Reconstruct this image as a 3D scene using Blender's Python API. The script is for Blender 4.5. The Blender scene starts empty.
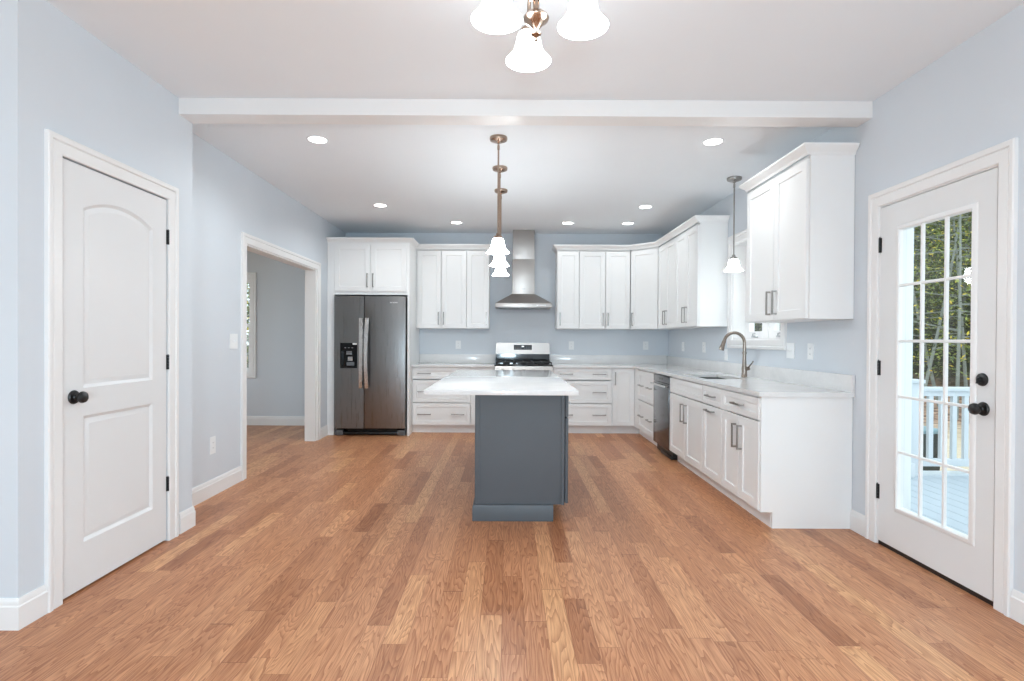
import bpy, bmesh, math, random
from mathutils import Vector, Matrix
random.seed(7)
S = bpy.context.scene
COL = S.collection

# ------------------------------------------------------------------ camera
cam_d = bpy.data.cameras.new('camera')
cam = bpy.data.objects.new('camera', cam_d); COL.objects.link(cam)
cam_d.sensor_fit = 'HORIZONTAL'; cam_d.sensor_width = 36.0
cam_d.lens = 549.63 / 1024 * 36.0
cam_d.shift_x = (512 - 507.99) / 1024
cam_d.shift_y = (343.39 - 340.5) / 1024
cam_d.clip_start = 0.05
PITCH, ROLL = 0.0072, 0.0053
cam.matrix_world = (Matrix.Translation((0, 0, 1.25)) @ Matrix.Rotation(math.pi / 2 - PITCH, 4, 'X')
                    @ Matrix.Rotation(ROLL, 4, 'Z'))
S.camera = cam

# ------------------------------------------------------------------ world, exposure
S.view_settings.view_transform = 'Standard'
S.view_settings.look = 'None'
S.view_settings.gamma = 1.0
S.view_settings.use_curve_mapping = False
S.view_settings.exposure = 0.59
W = bpy.data.worlds.new('World'); S.world = W; W.use_nodes = True
bg = W.node_tree.nodes['Background']
bg.inputs['Color'].default_value = (0.80, 0.93, 1.0, 1)
bg.inputs['Strength'].default_value = 1.6
S.cycles.max_bounces = 10
S.cycles.diffuse_bounces = 6
S.cycles.transparent_max_bounces = 16
S.cycles.sample_clamp_indirect = 6.0
S.cycles.use_denoising = True

def lamp(name, kind, loc, energy, color=(1, 1, 1), **kw):
    d = bpy.data.lights.new(name, kind); d.energy = energy; d.color = color
    rot = kw.pop('rot', None)
    for k, v in kw.items(): setattr(d, k, v)
    o = bpy.data.objects.new(name, d); COL.objects.link(o); o.location = loc
    if rot: o.rotation_euler = rot
    return o
# the photographer's flash beside the camera
FLASH = lamp('camera_flash', 'POINT', (0.0, -1.6, 1.0), 150, (0.70, 0.91, 1.04), shadow_soft_size=0.25)

# ------------------------------------------------------------------ main dimensions (metres, camera stands at x=0,y=0)
XL1, XL2, XR = -2.0906, -2.3375, 2.298     # closet wall, kitchen left wall, right wall
YB, ZC = 7.887, 2.767                      # back wall, ceiling
YF, YU, YC = 7.10, 7.557, 7.267            # fridge surround front, wall cabinet doors, base cabinet doors
XU, XC = 1.982, 1.678                      # same on the right wall
X_OUT, Y_NEAR = -5.0, -2.6
ZCT = 0.91

# ------------------------------------------------------------------ materials
def mat(name):
    m = bpy.data.materials.new(name); m.use_nodes = True
    nt = m.node_tree
    return m, nt, nt.nodes['Principled BSDF'], nt.nodes, nt.links
def N(nt, kind, **inp):
    n = nt.nodes.new(kind)
    for k, v in inp.items():
        if k in n.inputs.keys(): n.inputs[k].default_value = v
        else: setattr(n, k, v)
    return n
def srgb(r, g, b):
    f = lambda c: (c / 255) / 12.92 if c / 255 <= 0.04045 else ((c / 255 + 0.055) / 1.055) ** 2.4
    return (f(r), f(g), f(b), 1)
def simple(name, col, rough=0.5, metal=0.0, var=0.03, scale=6.0, bump=0.0, bscale=200.0, spec=None, coat=0.0):
    m, nt, b, nodes, L = mat(name)
    tc = N(nt, 'ShaderNodeTexCoord')
    no = N(nt, 'ShaderNodeTexNoise', Scale=scale, Detail=3.0)
    L.new(tc.outputs['Object'], no.inputs['Vector'])
    r = N(nt, 'ShaderNodeValToRGB')
    r.color_ramp.elements[0].position = 0.3; r.color_ramp.elements[1].position = 0.7
    r.color_ramp.elements[0].color = tuple(c * (1 - var) for c in col[:3]) + (1,)
    r.color_ramp.elements[1].color = tuple(min(1, c * (1 + var)) for c in col[:3]) + (1,)
    L.new(no.outputs['Fac'], r.inputs['Fac']); L.new(r.outputs['Color'], b.inputs['Base Color'])
    b.inputs['Roughness'].default_value = rough; b.inputs['Metallic'].default_value = metal
    if spec is not None: b.inputs['Specular IOR Level'].default_value = spec
    if coat: b.inputs['Coat Weight'].default_value = coat; b.inputs['Coat Roughness'].default_value = 0.05
    if bump:
        n2 = N(nt, 'ShaderNodeTexNoise', Scale=bscale, Detail=2.0)
        L.new(tc.outputs['Object'], n2.inputs['Vector'])
        bp = N(nt, 'ShaderNodeBump', Strength=bump, Distance=0.002)
        L.new(n2.outputs['Fac'], bp.inputs['Height']); L.new(bp.outputs['Normal'], b.inputs['Normal'])
    return m
def brushed(name, col, rough=0.28, axis='Z', streak=0.08):
    m, nt, b, nodes, L = mat(name)
    tc = N(nt, 'ShaderNodeTexCoord')
    mp = N(nt, 'ShaderNodeMapping')
    s = {'Z': (60, 60, 0.6), 'X': (0.6, 60, 60)}[axis]
    mp.inputs['Scale'].default_value = s
    no = N(nt, 'ShaderNodeTexNoise', Scale=4.0, Detail=4.0)
    L.new(tc.outputs['Object'], mp.inputs['Vector']); L.new(mp.outputs['Vector'], no.inputs['Vector'])
    r = N(nt, 'ShaderNodeMapRange')
    r.inputs['From Min'].default_value = 0.3; r.inputs['From Max'].default_value = 0.7
    r.inputs['To Min'].default_value = rough - streak; r.inputs['To Max'].default_value = rough + streak
    L.new(no.outputs['Fac'], r.inputs['Value']); L.new(r.outputs['Result'], b.inputs['Roughness'])
    b.inputs['Base Color'].default_value = col; b.inputs['Metallic'].default_value = 1.0
    return m
def emit(name, col, strength, base=(0.9, 0.9, 0.88, 1)):
    m, nt, b, nodes, L = mat(name)
    b.inputs['Base Color'].default_value = base
    b.inputs['Emission Color'].default_value = col; b.inputs['Emission Strength'].default_value = strength
    b.inputs['Roughness'].default_value = 0.35
    return m

M = {}
M['wall'] = simple('pale blue wall paint', srgb(211, 217, 223), 0.6, var=0.012, scale=2.0, bump=0.06, bscale=350)
M['ceiling'] = simple('flat white ceiling paint', srgb(234, 239, 243), 0.85, var=0.008, scale=2.0, bump=0.05, bscale=300)
M['trim'] = simple('white semi gloss trim paint', srgb(234, 233, 232), 0.35, var=0.008, scale=3.0)
M['door'] = simple('white door paint', srgb(226, 226, 226), 0.42, var=0.008, scale=3.0)
M['cab'] = simple('white cabinet lacquer', srgb(238, 238, 237), 0.33, var=0.006, scale=3.0)
M['grey'] = simple('charcoal island paint', srgb(78, 82, 87), 0.45, var=0.03, scale=4.0)
M['steel'] = brushed('brushed stainless steel', srgb(180, 175, 171), 0.40)
M['fridge'] = brushed('dark brushed stainless', srgb(138, 137, 136), 0.33)
M['fridge_side'] = simple('grey appliance enamel', srgb(95, 95, 96), 0.5)
M['dishwasher'] = brushed('polished dishwasher steel', srgb(112, 115, 118), 0.17, streak=0.04)
M['pull'] = brushed('satin nickel pull', srgb(160, 157, 153), 0.3)
M['handle_bright'] = brushed('bright steel handle', srgb(225, 223, 221), 0.25)
M['nickel'] = brushed('brushed nickel', srgb(146, 134, 124), 0.25)
M['bronze_nickel'] = brushed('warm nickel', srgb(168, 146, 130), 0.22)
M['black'] = simple('matte black metal', srgb(22, 22, 23), 0.35, var=0.1)
M['black_gloss'] = simple('black glass', srgb(10, 10, 11), 0.06, var=0.05)
M['black_iron'] = simple('cast iron', srgb(26, 26, 26), 0.5, var=0.15, scale=40)
M['plastic'] = simple('white plastic plate', srgb(238, 240, 241), 0.35, var=0.005)
M['slot'] = simple('grey plastic insert', srgb(186, 188, 190), 0.4)
M['silver_print'] = simple('silver lettering', srgb(225, 225, 225), 0.3)
M['grey_key'] = simple('grey control keys', srgb(120, 122, 125), 0.4)
M['ice_grey'] = simple('grey dispenser plastic', srgb(150, 152, 154), 0.3)
M['shade'] = emit('lit opal glass', (0.90, 0.97, 1.0, 1), 22.0)
M['shade_soft'] = emit('dimmer lit opal glass', (0.88, 0.96, 1.01, 1), 9.0)
M['downlight'] = emit('lit recessed lens', (1.0, 0.98, 0.95, 1), 6.0)
M['display'] = emit('lit range display', (0.9, 0.97, 1.0, 1), 0.9, (0.02, 0.02, 0.02, 1))
M['deck'] = simple('pale blue grey deck paint', srgb(178, 186, 194), 0.5, var=0.03, scale=8)
M['rail'] = simple('white porch paint', srgb(206, 210, 214), 0.45, var=0.01)
M['bark'] = simple('grey tree bark', srgb(112, 112, 106), 0.85, var=0.35, scale=9, bump=0.4, bscale=30)
M['birch'] = simple('pale birch bark', srgb(132, 136, 130), 0.75, var=0.15, scale=9)
M['twig'] = simple('pale bare twig', srgb(158, 162, 158), 0.8, var=0.25, scale=9)
M['leaf_a'] = simple('mid green leaf', srgb(134, 144, 70), 0.5, var=0.3, scale=3)
M['leaf_b'] = simple('dark green leaf', srgb(64, 78, 40), 0.55, var=0.3, scale=3)
M['leaf_c'] = simple('yellow autumn leaf', srgb(236, 212, 84), 0.5, var=0.15, scale=3)
M['bin'] = simple('dark green plastic', srgb(30, 42, 38), 0.5, var=0.1)
M['bin_lid'] = simple('blue green plastic lid', srgb(120, 150, 160), 0.4, var=0.05)
M['dark_gap'] = simple('dark shadow gap rubber', srgb(40, 38, 36), 0.7)
M['sink'] = brushed('sink steel', srgb(96, 96, 97), 0.5, axis='X')

def math_node(nt, op, a=None, b=None):
    n = nt.nodes.new('ShaderNodeMath'); n.operation = op
    for i, v in enumerate((a, b)):
        if v is None: continue
        if isinstance(v, (int, float)): n.inputs[i].default_value = v
        else: nt.links.new(v, n.inputs[i])
    return n.outputs[0]

def glass_mat():
    m, nt, b, nodes, L = mat('clear window glass')
    out = nodes['Material Output']; nodes.remove(b)
    t = N(nt, 'ShaderNodeBsdfTransparent'); t.inputs['Color'].default_value = (0.97, 0.985, 0.98, 1)
    g = N(nt, 'ShaderNodeBsdfGlossy', Roughness=0.02)
    fr = N(nt, 'ShaderNodeFresnel', IOR=1.45)
    mx = N(nt, 'ShaderNodeMixShader')
    ge = N(nt, 'ShaderNodeNewGeometry')
    L.new(math_node(nt, 'MULTIPLY', fr.outputs['Fac'], math_node(nt, 'SUBTRACT', 1.0, ge.outputs['Backfacing'])), mx.inputs['Fac']); L.new(t.outputs[0], mx.inputs[1]); L.new(g.outputs[0], mx.inputs[2])
    L.new(mx.outputs[0], out.inputs['Surface'])
    return m
M['glass'] = glass_mat()

def floor_mat():
    m, nt, b, nodes, L = mat('red oak strip floor')
    tc = N(nt, 'ShaderNodeTexCoord'); sp = N(nt, 'ShaderNodeSeparateXYZ')
    L.new(tc.outputs['Object'], sp.inputs[0])
    X, Y = sp.outputs['X'], sp.outputs['Y']
    Wd = 0.098
    xs = math_node(nt, 'DIVIDE', math_node(nt, 'ADD', X, 50.0), Wd)
    row = math_node(nt, 'FLOOR', xs); fx = math_node(nt, 'FRACT', xs)
    wn1 = N(nt, 'ShaderNodeTexWhiteNoise', noise_dimensions='1D'); L.new(row, wn1.inputs['W'])
    wn1b = N(nt, 'ShaderNodeTexWhiteNoise', noise_dimensions='1D'); L.new(math_node(nt, 'ADD', row, 313.7), wn1b.inputs['W'])
    Ln = math_node(nt, 'ADD', math_node(nt, 'MULTIPLY', wn1b.outputs['Value'], 0.55), 0.5)
    ys = math_node(nt, 'ADD', math_node(nt, 'DIVIDE', math_node(nt, 'ADD', Y, 50.0), Ln), math_node(nt, 'MULTIPLY', wn1.outputs['Value'], 37.0))
    # uneven board lengths: bend the running coordinate
    wob = N(nt, 'ShaderNodeTexNoise', noise_dimensions='1D', Scale=0.8, Detail=0.0)
    L.new(math_node(nt, 'ADD', ys, math_node(nt, 'MULTIPLY', row, 7.3)), wob.inputs['W'])
    ys2 = math_node(nt, 'ADD', ys, math_node(nt, 'MULTIPLY', wob.outputs['Fac'], 0.9))
    seg = math_node(nt, 'FLOOR', ys2); fy = math_node(nt, 'FRACT', ys2)
    cv = N(nt, 'ShaderNodeCombineXYZ'); L.new(row, cv.inputs[0]); L.new(seg, cv.inputs[1])
    wn = N(nt, 'ShaderNodeTexWhiteNoise', noise_dimensions='2D'); L.new(cv.outputs[0], wn.inputs['Vector'])
    plank = wn.outputs['Value']
    sc = N(nt, 'ShaderNodeSeparateColor'); L.new(wn.outputs['Color'], sc.inputs[0])
    ramp = N(nt, 'ShaderNodeValToRGB')
    e = ramp.color_ramp.elements
    e[0].position = 0.0; e[0].color = srgb(176, 120, 83)
    e[1].position = 1.0; e[1].color = srgb(222, 172, 126)
    for p, c in ((0.12, (190, 134, 95)), (0.4, (200, 144, 104)), (0.7, (206, 151, 111)), (0.88, (213, 159, 117))):
        q = e.new(p); q.color = srgb(*c)
    L.new(plank, ramp.inputs['Fac'])
    # grain, offset for every board
    gv = N(nt, 'ShaderNodeCombineXYZ')
    L.new(math_node(nt, 'ADD', X, math_node(nt, 'MULTIPLY', sc.outputs[0], 40.0)), gv.inputs[0])
    L.new(math_node(nt, 'ADD', Y, math_node(nt, 'MULTIPLY', sc.outputs[1], 40.0)), gv.inputs[1])
    mp = N(nt, 'ShaderNodeMapping'); mp.inputs['Scale'].default_value = (1, 0.035, 1); L.new(gv.outputs[0], mp.inputs['Vector'])
    fine = N(nt, 'ShaderNodeTexNoise', Scale=150.0, Detail=4.0, Roughness=0.6); L.new(mp.outputs[0], fine.inputs['Vector'])
    mp2 = N(nt, 'ShaderNodeMapping'); mp2.inputs['Scale'].default_value = (1, 0.11, 1); L.new(gv.outputs[0], mp2.inputs['Vector'])
    cath = N(nt, 'ShaderNodeTexNoise', Scale=13.0, Detail=2.0, Roughness=0.4, Distortion=0.25); L.new(mp2.outputs[0], cath.inputs['Vector'])
    rings = math_node(nt, 'FRACT', math_node(nt, 'MULTIPLY', cath.outputs['Fac'], 17.0))
    ringd = math_node(nt, 'POWER', rings, 2.2)
    blot = N(nt, 'ShaderNodeTexNoise', Scale=2.4, Detail=2.0); L.new(mp2.outputs[0], blot.inputs['Vector'])
    g1 = N(nt, 'ShaderNodeMix', data_type='RGBA', blend_type='MULTIPLY')
    gr = N(nt, 'ShaderNodeValToRGB'); gr.color_ramp.elements[0].position = 0.36; gr.color_ramp.elements[1].position = 0.58
    gr.color_ramp.elements[0].color = (0.60, 0.47, 0.38, 1); gr.color_ramp.elements[1].color = (1.06, 1.05, 1.05, 1)
    L.new(fine.outputs['Fac'], gr.inputs['Fac'])
    g1.inputs['Factor'].default_value = 0.6
    L.new(ramp.outputs['Color'], g1.inputs[6]); L.new(gr.outputs['Color'], g1.inputs[7])
    g2 = N(nt, 'ShaderNodeMix', data_type='RGBA', blend_type='MULTIPLY')
    L.new(math_node(nt, 'MULTIPLY', ringd, 0.85), g2.inputs['Factor'])
    L.new(g1.outputs[2], g2.inputs[6]); g2.inputs[7].default_value = (0.56, 0.41, 0.32, 1)
    g3 = N(nt, 'ShaderNodeMix', data_type='RGBA', blend_type='MULTIPLY')
    bl = N(nt, 'ShaderNodeValToRGB'); bl.color_ramp.elements[0].position = 0.3; bl.color_ramp.elements[1].position = 0.7
    bl.color_ramp.elements[0].color = (0.86, 0.80, 0.78, 1); bl.color_ramp.elements[1].color = (1.05, 1.06, 1.06, 1)
    L.new(blot.outputs['Fac'], bl.inputs['Fac'])
    g3.inputs['Factor'].default_value = 0.8
    L.new(g2.outputs[2], g3.inputs[6]); L.new(bl.outputs['Color'], g3.inputs[7])
    # joints between boards
    ex = math_node(nt, 'MINIMUM', fx, math_node(nt, 'SUBTRACT', 1.0, fx))
    ey = math_node(nt, 'MULTIPLY', math_node(nt, 'MINIMUM', fy, math_node(nt, 'SUBTRACT', 1.0, fy)), 7.0)
    ed = math_node(nt, 'MINIMUM', ex, ey)
    gap = math_node(nt, 'LESS_THAN', ed, 0.014)
    g4 = N(nt, 'ShaderNodeMix', data_type='RGBA', blend_type='MULTIPLY')
    L.new(math_node(nt, 'MULTIPLY', gap, 0.55), g4.inputs['Factor'])
    L.new(g3.outputs[2], g4.inputs[6]); g4.inputs[7].default_value = (0.42, 0.30, 0.24, 1)
    L.new(g4.outputs[2], b.inputs['Base Color'])
    rr = N(nt, 'ShaderNodeMapRange'); rr.inputs['To Min'].default_value = 0.30; rr.inputs['To Max'].default_value = 0.42
    L.new(fine.outputs['Fac'], rr.inputs['Value']); L.new(rr.outputs['Result'], b.inputs['Roughness'])
    b.inputs['Specular IOR Level'].default_value = 0.35
    bp = N(nt, 'ShaderNodeBump', Strength=0.10, Distance=0.001)
    L.new(math_node(nt, 'SUBTRACT', fine.outputs['Fac'], gap), bp.inputs['Height']); L.new(bp.outputs['Normal'], b.inputs['Normal'])
    return m
M['floor'] = floor_mat()

def quartz_mat():
    m, nt, b, nodes, L = mat('white quartz')
    tc = N(nt, 'ShaderNodeTexCoord')
    n1 = N(nt, 'ShaderNodeTexNoise', Scale=3.0, Detail=6.0, Roughness=0.6, Distortion=0.8); L.new(tc.outputs['Object'], n1.inputs['Vector'])
    n2 = N(nt, 'ShaderNodeTexNoise', Scale=60.0, Detail=2.0); L.new(tc.outputs['Object'], n2.inputs['Vector'])
    r = N(nt, 'ShaderNodeValToRGB')
    r.color_ramp.elements[0].position = 0.3; r.color_ramp.elements[0].color = srgb(218, 217, 216)
    r.color_ramp.elements[1].position = 0.62; r.color_ramp.elements[1].color = srgb(230, 229, 228)
    L.new(math_node(nt, 'ADD', math_node(nt, 'MULTIPLY', n1.outputs['Fac'], 0.8), math_node(nt, 'MULTIPLY', n2.outputs['Fac'], 0.2)), r.inputs['Fac'])
    L.new(r.outputs['Color'], b.inputs['Base Color'])
    b.inputs['Roughness'].default_value = 0.09
    return m
M['quartz'] = quartz_mat()

def ground_mat():
    m, nt, b, nodes, L = mat('sand leaf litter and forest soil')
    ge = N(nt, 'ShaderNodeNewGeometry'); sp = N(nt, 'ShaderNodeSeparateXYZ'); L.new(ge.outputs['Position'], sp.inputs[0])
    t = math_node(nt, 'ADD', math_node(nt, 'MULTIPLY', sp.outputs['X'], 0.61), math_node(nt, 'MULTIPLY', sp.outputs['Y'], 0.79))
    nz = N(nt, 'ShaderNodeTexNoise', Scale=0.9, Detail=3.0); L.new(ge.outputs['Position'], nz.inputs['Vector'])
    t2 = math_node(nt, 'ADD', t, math_node(nt, 'MULTIPLY', math_node(nt, 'SUBTRACT', nz.outputs['Fac'], 0.5), 3.0))
    f1 = N(nt, 'ShaderNodeMapRange'); f1.inputs['From Min'].default_value = 13.5; f1.inputs['From Max'].default_value = 15.5; L.new(t2, f1.inputs['Value'])
    f2 = N(nt, 'ShaderNodeMapRange'); f2.inputs['From Min'].default_value = 18.5; f2.inputs['From Max'].default_value = 21; L.new(t2, f2.inputs['Value'])
    v = N(nt, 'ShaderNodeTexVoronoi', Scale=9.0); L.new(ge.outputs['Position'], v.inputs['Vector'])
    sand = N(nt, 'ShaderNodeValToRGB'); sand.color_ramp.elements[0].color = srgb(176, 156, 130); sand.color_ramp.elements[1].color = srgb(222, 206, 184)
    n3 = N(nt, 'ShaderNodeTexNoise', Scale=7.0, Detail=4.0); L.new(ge.outputs['Position'], n3.inputs['Vector']); L.new(n3.outputs['Fac'], sand.inputs['Fac'])
    lit = N(nt, 'ShaderNodeValToRGB'); lit.color_ramp.elements[0].color = srgb(92, 66, 52); lit.color_ramp.elements[1].color = srgb(196, 160, 136)
    sc = N(nt, 'ShaderNodeSeparateColor'); L.new(v.outputs['Color'], sc.inputs[0]); L.new(sc.outputs[0], lit.inputs['Fac'])
    dk = N(nt, 'ShaderNodeValToRGB'); dk.color_ramp.elements[0].color = srgb(34, 30, 20); dk.color_ramp.elements[1].color = srgb(62, 62, 34)
    L.new(sc.outputs[1], dk.inputs['Fac'])
    a = N(nt, 'ShaderNodeMix', data_type='RGBA'); L.new(f1.outputs['Result'], a.inputs['Factor']); L.new(sand.outputs['Color'], a.inputs[6]); L.new(lit.outputs['Color'], a.inputs[7])
    c = N(nt, 'ShaderNodeMix', data_type='RGBA'); L.new(f2.outputs['Result'], c.inputs['Factor']); L.new(a.outputs[2], c.inputs[6]); L.new(dk.outputs['Color'], c.inputs[7])
    L.new(c.outputs[2], b.inputs['Base Color']); b.inputs['Roughness'].default_value = 1.6
    return m
M['ground'] = ground_mat()

# ------------------------------------------------------------------ mesh builder
class MB:
    def __init__(s): s.bm = bmesh.new(); s.mi = 0
    def _f(s, vs):
        try:
            f = s.bm.faces.new(vs); f.material_index = s.mi; return f
        except ValueError: return None
    def hexa(s, P):   # 8 points: bottom ring 0-3, top ring 4-7
        v = [s.bm.verts.new(p) for p in P]
        for q in ((0, 3, 2, 1), (4, 5, 6, 7), (0, 1, 5, 4), (1, 2, 6, 5), (2, 3, 7, 6), (3, 0, 4, 7)): s._f([v[i] for i in q])
        return s
    def box(s, x0, x1, y0, y1, z0, z1, bev=0.0):
        if bev:
            t = bmesh.new(); bmesh.ops.create_cube(t, size=1.0)
            for v in t.verts: v.co = Vector(((x0 + x1) / 2 + v.co.x * (x1 - x0), (y0 + y1) / 2 + v.co.y * (y1 - y0), (z0 + z1) / 2 + v.co.z * (z1 - z0)))
            bmesh.ops.bevel(t, geom=t.edges[:], offset=bev, segments=2, affect='EDGES', profile=0.6)
            s.merge(t); return s
        return s.hexa([(x0, y0, z0), (x1, y0, z0), (x1, y1, z0), (x0, y1, z0), (x0, y0, z1), (x1, y0, z1), (x1, y1, z1), (x0, y1, z1)])
    def merge(s, t):
        mp = {}
        for v in t.verts: mp[v] = s.bm.verts.new(v.co)
        for f in t.faces: s._f([mp[v] for v in f.verts])
        t.free()
    def lathe(s, prof, c=(0, 0, 0), ax='Z', seg=32, sign=1):
        def P(r, h, a):
            u, w = r * math.cos(a), r * math.sin(a)
            if ax == 'Z': return (c[0] + u, c[1] + w, c[2] + sign * h)
            if ax == 'X': return (c[0] + sign * h, c[1] + u, c[2] + w)
            return (c[0] + u, c[1] + sign * h, c[2] + w)
        rings = []
        for r, h in prof:
            if r < 1e-6: rings.append([s.bm.verts.new(P(0, h, 0))])
            else: rings.append([s.bm.verts.new(P(r, h, 2 * math.pi * i / seg)) for i in range(seg)])
        for A, B in zip(rings, rings[1:]):
            for i in range(seg):
                j = (i + 1) % seg
                if len(A) == 1 and len(B) == 1: continue
                if len(A) == 1: s._f([A[0], B[i], B[j]])
                elif len(B) == 1: s._f([A[i], A[j], B[0]])
                else: s._f([A[i], A[j], B[j], B[i]])
        return s
    def tube(s, pts, rad, seg=12, caps=True):
        pts = [Vector(p) for p in pts]; n = len(pts)
        R = rad if isinstance(rad, (list, tuple)) else [rad] * n
        T = [(pts[min(i + 1, n - 1)] - pts[max(i - 1, 0)]).normalized() for i in range(n)]
        up = Vector((0, 0, 1)) if abs(T[0].z) < 0.9 else Vector((1, 0, 0))
        u = T[0].cross(up).normalized(); rings = []
        for i in range(n):
            u = (u - T[i] * u.dot(T[i])).normalized(); w = T[i].cross(u)
            rings.append([s.bm.verts.new(pts[i] + (u * math.cos(a) + w * math.sin(a)) * R[i]) for a in [2 * math.pi * k / seg for k in range(seg)]])
        for A, B in zip(rings, rings[1:]):
            for i in range(seg): s._f([A[i], A[(i + 1) % seg], B[(i + 1) % seg], B[i]])
        if caps: s._f(rings[0][::-1]); s._f(rings[-1])
        return s
    def sweep(s, path, prof, P, side=1):
        # path: 2D polyline; prof: (offset to the left*side, height); P(u,v,h) -> xyz; mitred corners, capped ends
        n = len(path); rings = []
        def nrm(a, b):
            d = (b[0] - a[0], b[1] - a[1]); l = math.hypot(*d); return (-d[1] / l * side, d[0] / l * side)
        for i in range(n):
            if i == 0: m = nrm(path[0], path[1]); k = 1
            elif i == n - 1: m = nrm(path[-2], path[-1]); k = 1
            else:
                a, b = nrm(path[i - 1], path[i]), nrm(path[i], path[i + 1])
                m = (a[0] + b[0], a[1] + b[1]); l = math.hypot(*m); m = (m[0] / l, m[1] / l)
                k = 1 / max(0.2, m[0] * a[0] + m[1] * a[1])
            rings.append([s.bm.verts.new(P(path[i][0] + m[0] * o * k, path[i][1] + m[1] * o * k, h)) for o, h in prof])
        q = len(prof)
        for A, B in zip(rings, rings[1:]):
            for j in range(q): s._f([A[j], A[(j + 1) % q], B[(j + 1) % q], B[j]])
        s._f(rings[0][::-1]); s._f(rings[-1])
        return s
    def prism(s, poly, P, h0, h1):
        A = [s.bm.verts.new(P(u, v, h0)) for u, v in poly]; B = [s.bm.verts.new(P(u, v, h1)) for u, v in poly]
        n = len(poly)
        s._f(A[::-1]); s._f(B)
        for i in range(n): s._f([A[i], A[(i + 1) % n], B[(i + 1) % n], B[i]])
        return s
    def build(s, name, mats, parent=None, label=None, kind=None, origin=None, smooth=True, recalc=True, cat=None, group=None):
        bm = s.bm
        if recalc: bmesh.ops.recalc_face_normals(bm, faces=bm.faces[:])
        org = Vector((0, 0, 0))
        if parent is not None: org = world_loc(parent)
        elif origin is not None: org = Vector(origin)
        else:
            xs = [v.co for v in bm.verts]
            org = Vector(((min(v.x for v in xs) + max(v.x for v in xs)) / 2, (min(v.y for v in xs) + max(v.y for v in xs)) / 2, min(v.z for v in xs)))
            if kind == 'structure': org = Vector((0, 0, 0))
        for v in bm.verts: v.co -= org
        if smooth:
            for f in bm.faces: f.smooth = True
            for e in bm.edges:
                if len(e.link_faces) != 2 or e.calc_face_angle(3.0) > 0.55: e.smooth = False
        me = bpy.data.meshes.new(name); bm.to_mesh(me); bm.free()
        for m_ in (mats if isinstance(mats, (list, tuple)) else [mats]): me.materials.append(m_)
        o = bpy.data.objects.new(name, me); COL.objects.link(o)
        if parent is not None: o.parent = parent
        else: o.location = org
        if label: o['label'] = label
        if kind: o['kind'] = kind
        if cat: o['category'] = cat
        if group: o['group'] = group
        return o
def world_loc(o):
    v = Vector((0, 0, 0))
    while o is not None: v += o.location; o = o.parent
    return v
def thing(name, label, cat, loc, group=None):
    o = bpy.data.objects.new(name, None); COL.objects.link(o); o.location = loc; o.empty_display_size = 0.1
    o['label'] = label; o['category'] = cat
    if group: o['group'] = group
    return o
def copy_tree(o, parent=None):
    c = o.copy(); COL.objects.link(c); c.parent = parent
    for ch in o.children: copy_tree(ch, c)
    return c
def flat(u, v, h): return (u, v, h)
def box_obj(name, b, m, parent=None, bev=0.0, **k): return MB().box(*b, bev=bev).build(name, m, parent, **k)

# ------------------------------------------------------------------ room shell
def struct(name, mb, m): return mb.build(name, m, kind='structure', label=None)
struct('floor', MB().box(X_OUT, XR + 0.16, Y_NEAR, YB + 0.15, -0.08, 0.0), M['floor'])
struct('ceiling', MB().box(X_OUT, XR + 0.2, Y_NEAR, YB + 0.15, ZC, ZC + 0.12), M['ceiling'])
# window and door openings
D2 = dict(y0=2.575, y1=3.405, z1=2.083)          # glazed door in the right wall
W1 = dict(y0=4.618, y1=5.632, z0=1.262, z1=2.232)  # window above the sink
W2 = dict(x0=-4.62, x1=-3.70, z0=0.765, z1=2.10)   # window of the adjoining room
D1 = dict(y0=2.566, y1=3.375, z1=2.098)          # closet door
OP = dict(y0=4.895, y1=6.72, z1=2.088)           # cased opening
XRO = XR + 0.2
w = MB()  # stretch nearest the camera: unseen opening, made large to let daylight in
for b in ((XR, XRO, Y_NEAR, -2.4, 0, ZC), (XR, XRO, 2.0, D2['y0'], 0, ZC), (XR, XRO, -2.4, 2.0, 0, 0.1), (XR, XRO, -2.4, 2.0, 2.5, ZC), (XR, XRO, D2['y0'], D2['y1'], D2['z1'], ZC), (XR, XRO, D2['y1'], W1['y0'], 0, ZC),
          (XR, XRO, W1['y0'], W1['y1'], 0, W1['z0']), (XR, XRO, W1['y0'], W1['y1'], W1['z1'], ZC), (XR, XRO, W1['y1'], YB, 0, ZC)): w.box(*b)
struct('wall_right', w, M['wall'])
w = MB()
for b in ((W2['x1'], XRO, YB, YB + 0.15, 0, ZC), (X_OUT, W2['x0'], YB, YB + 0.15, 0, ZC),
          (W2['x0'], W2['x1'], YB, YB + 0.15, 0, W2['z0']), (W2['x0'], W2['x1'], YB, YB + 0.15, W2['z1'], ZC)): w.box(*b)
struct('wall_back', w, M['wall'])
w = MB(); xo = XL2 - 0.13
for b in ((xo, XL2, 3.639, OP['y0'], 0, ZC), (xo, XL2, OP['y0'], OP['y1'], OP['z1'], ZC), (xo, XL2, OP['y1'], YB, 0, ZC)): w.box(*b)
struct('wall_left', w, M['wall'])
w = MB(); xo = XL1 - 0.12; y0 = 2.345
for b in ((xo, XL1, y0, D1['y0'], 0, ZC), (xo, XL1, D1['y0'], D1['y1'], D1['z1'], ZC), (xo, XL1, D1['y1'], 3.639, 0, ZC),
          (X_OUT, xo, y0, y0 + 0.12, 0, ZC), (X_OUT, xo, 3.519, 3.639, 0, ZC)): w.box(*b)
struct('wall_closet', w, M['wall'])
w = MB()     # outer wall of the adjoining room with an unseen opening added to brighten it
for b in ((2.326, 4.3, 0, ZC), (7.3, YB + 0.15, 0, ZC), (4.3, 7.3, 0, 0.5), (4.3, 7.3, 2.3, ZC)): w.box(X_OUT - 0.12, X_OUT, *b)
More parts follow.
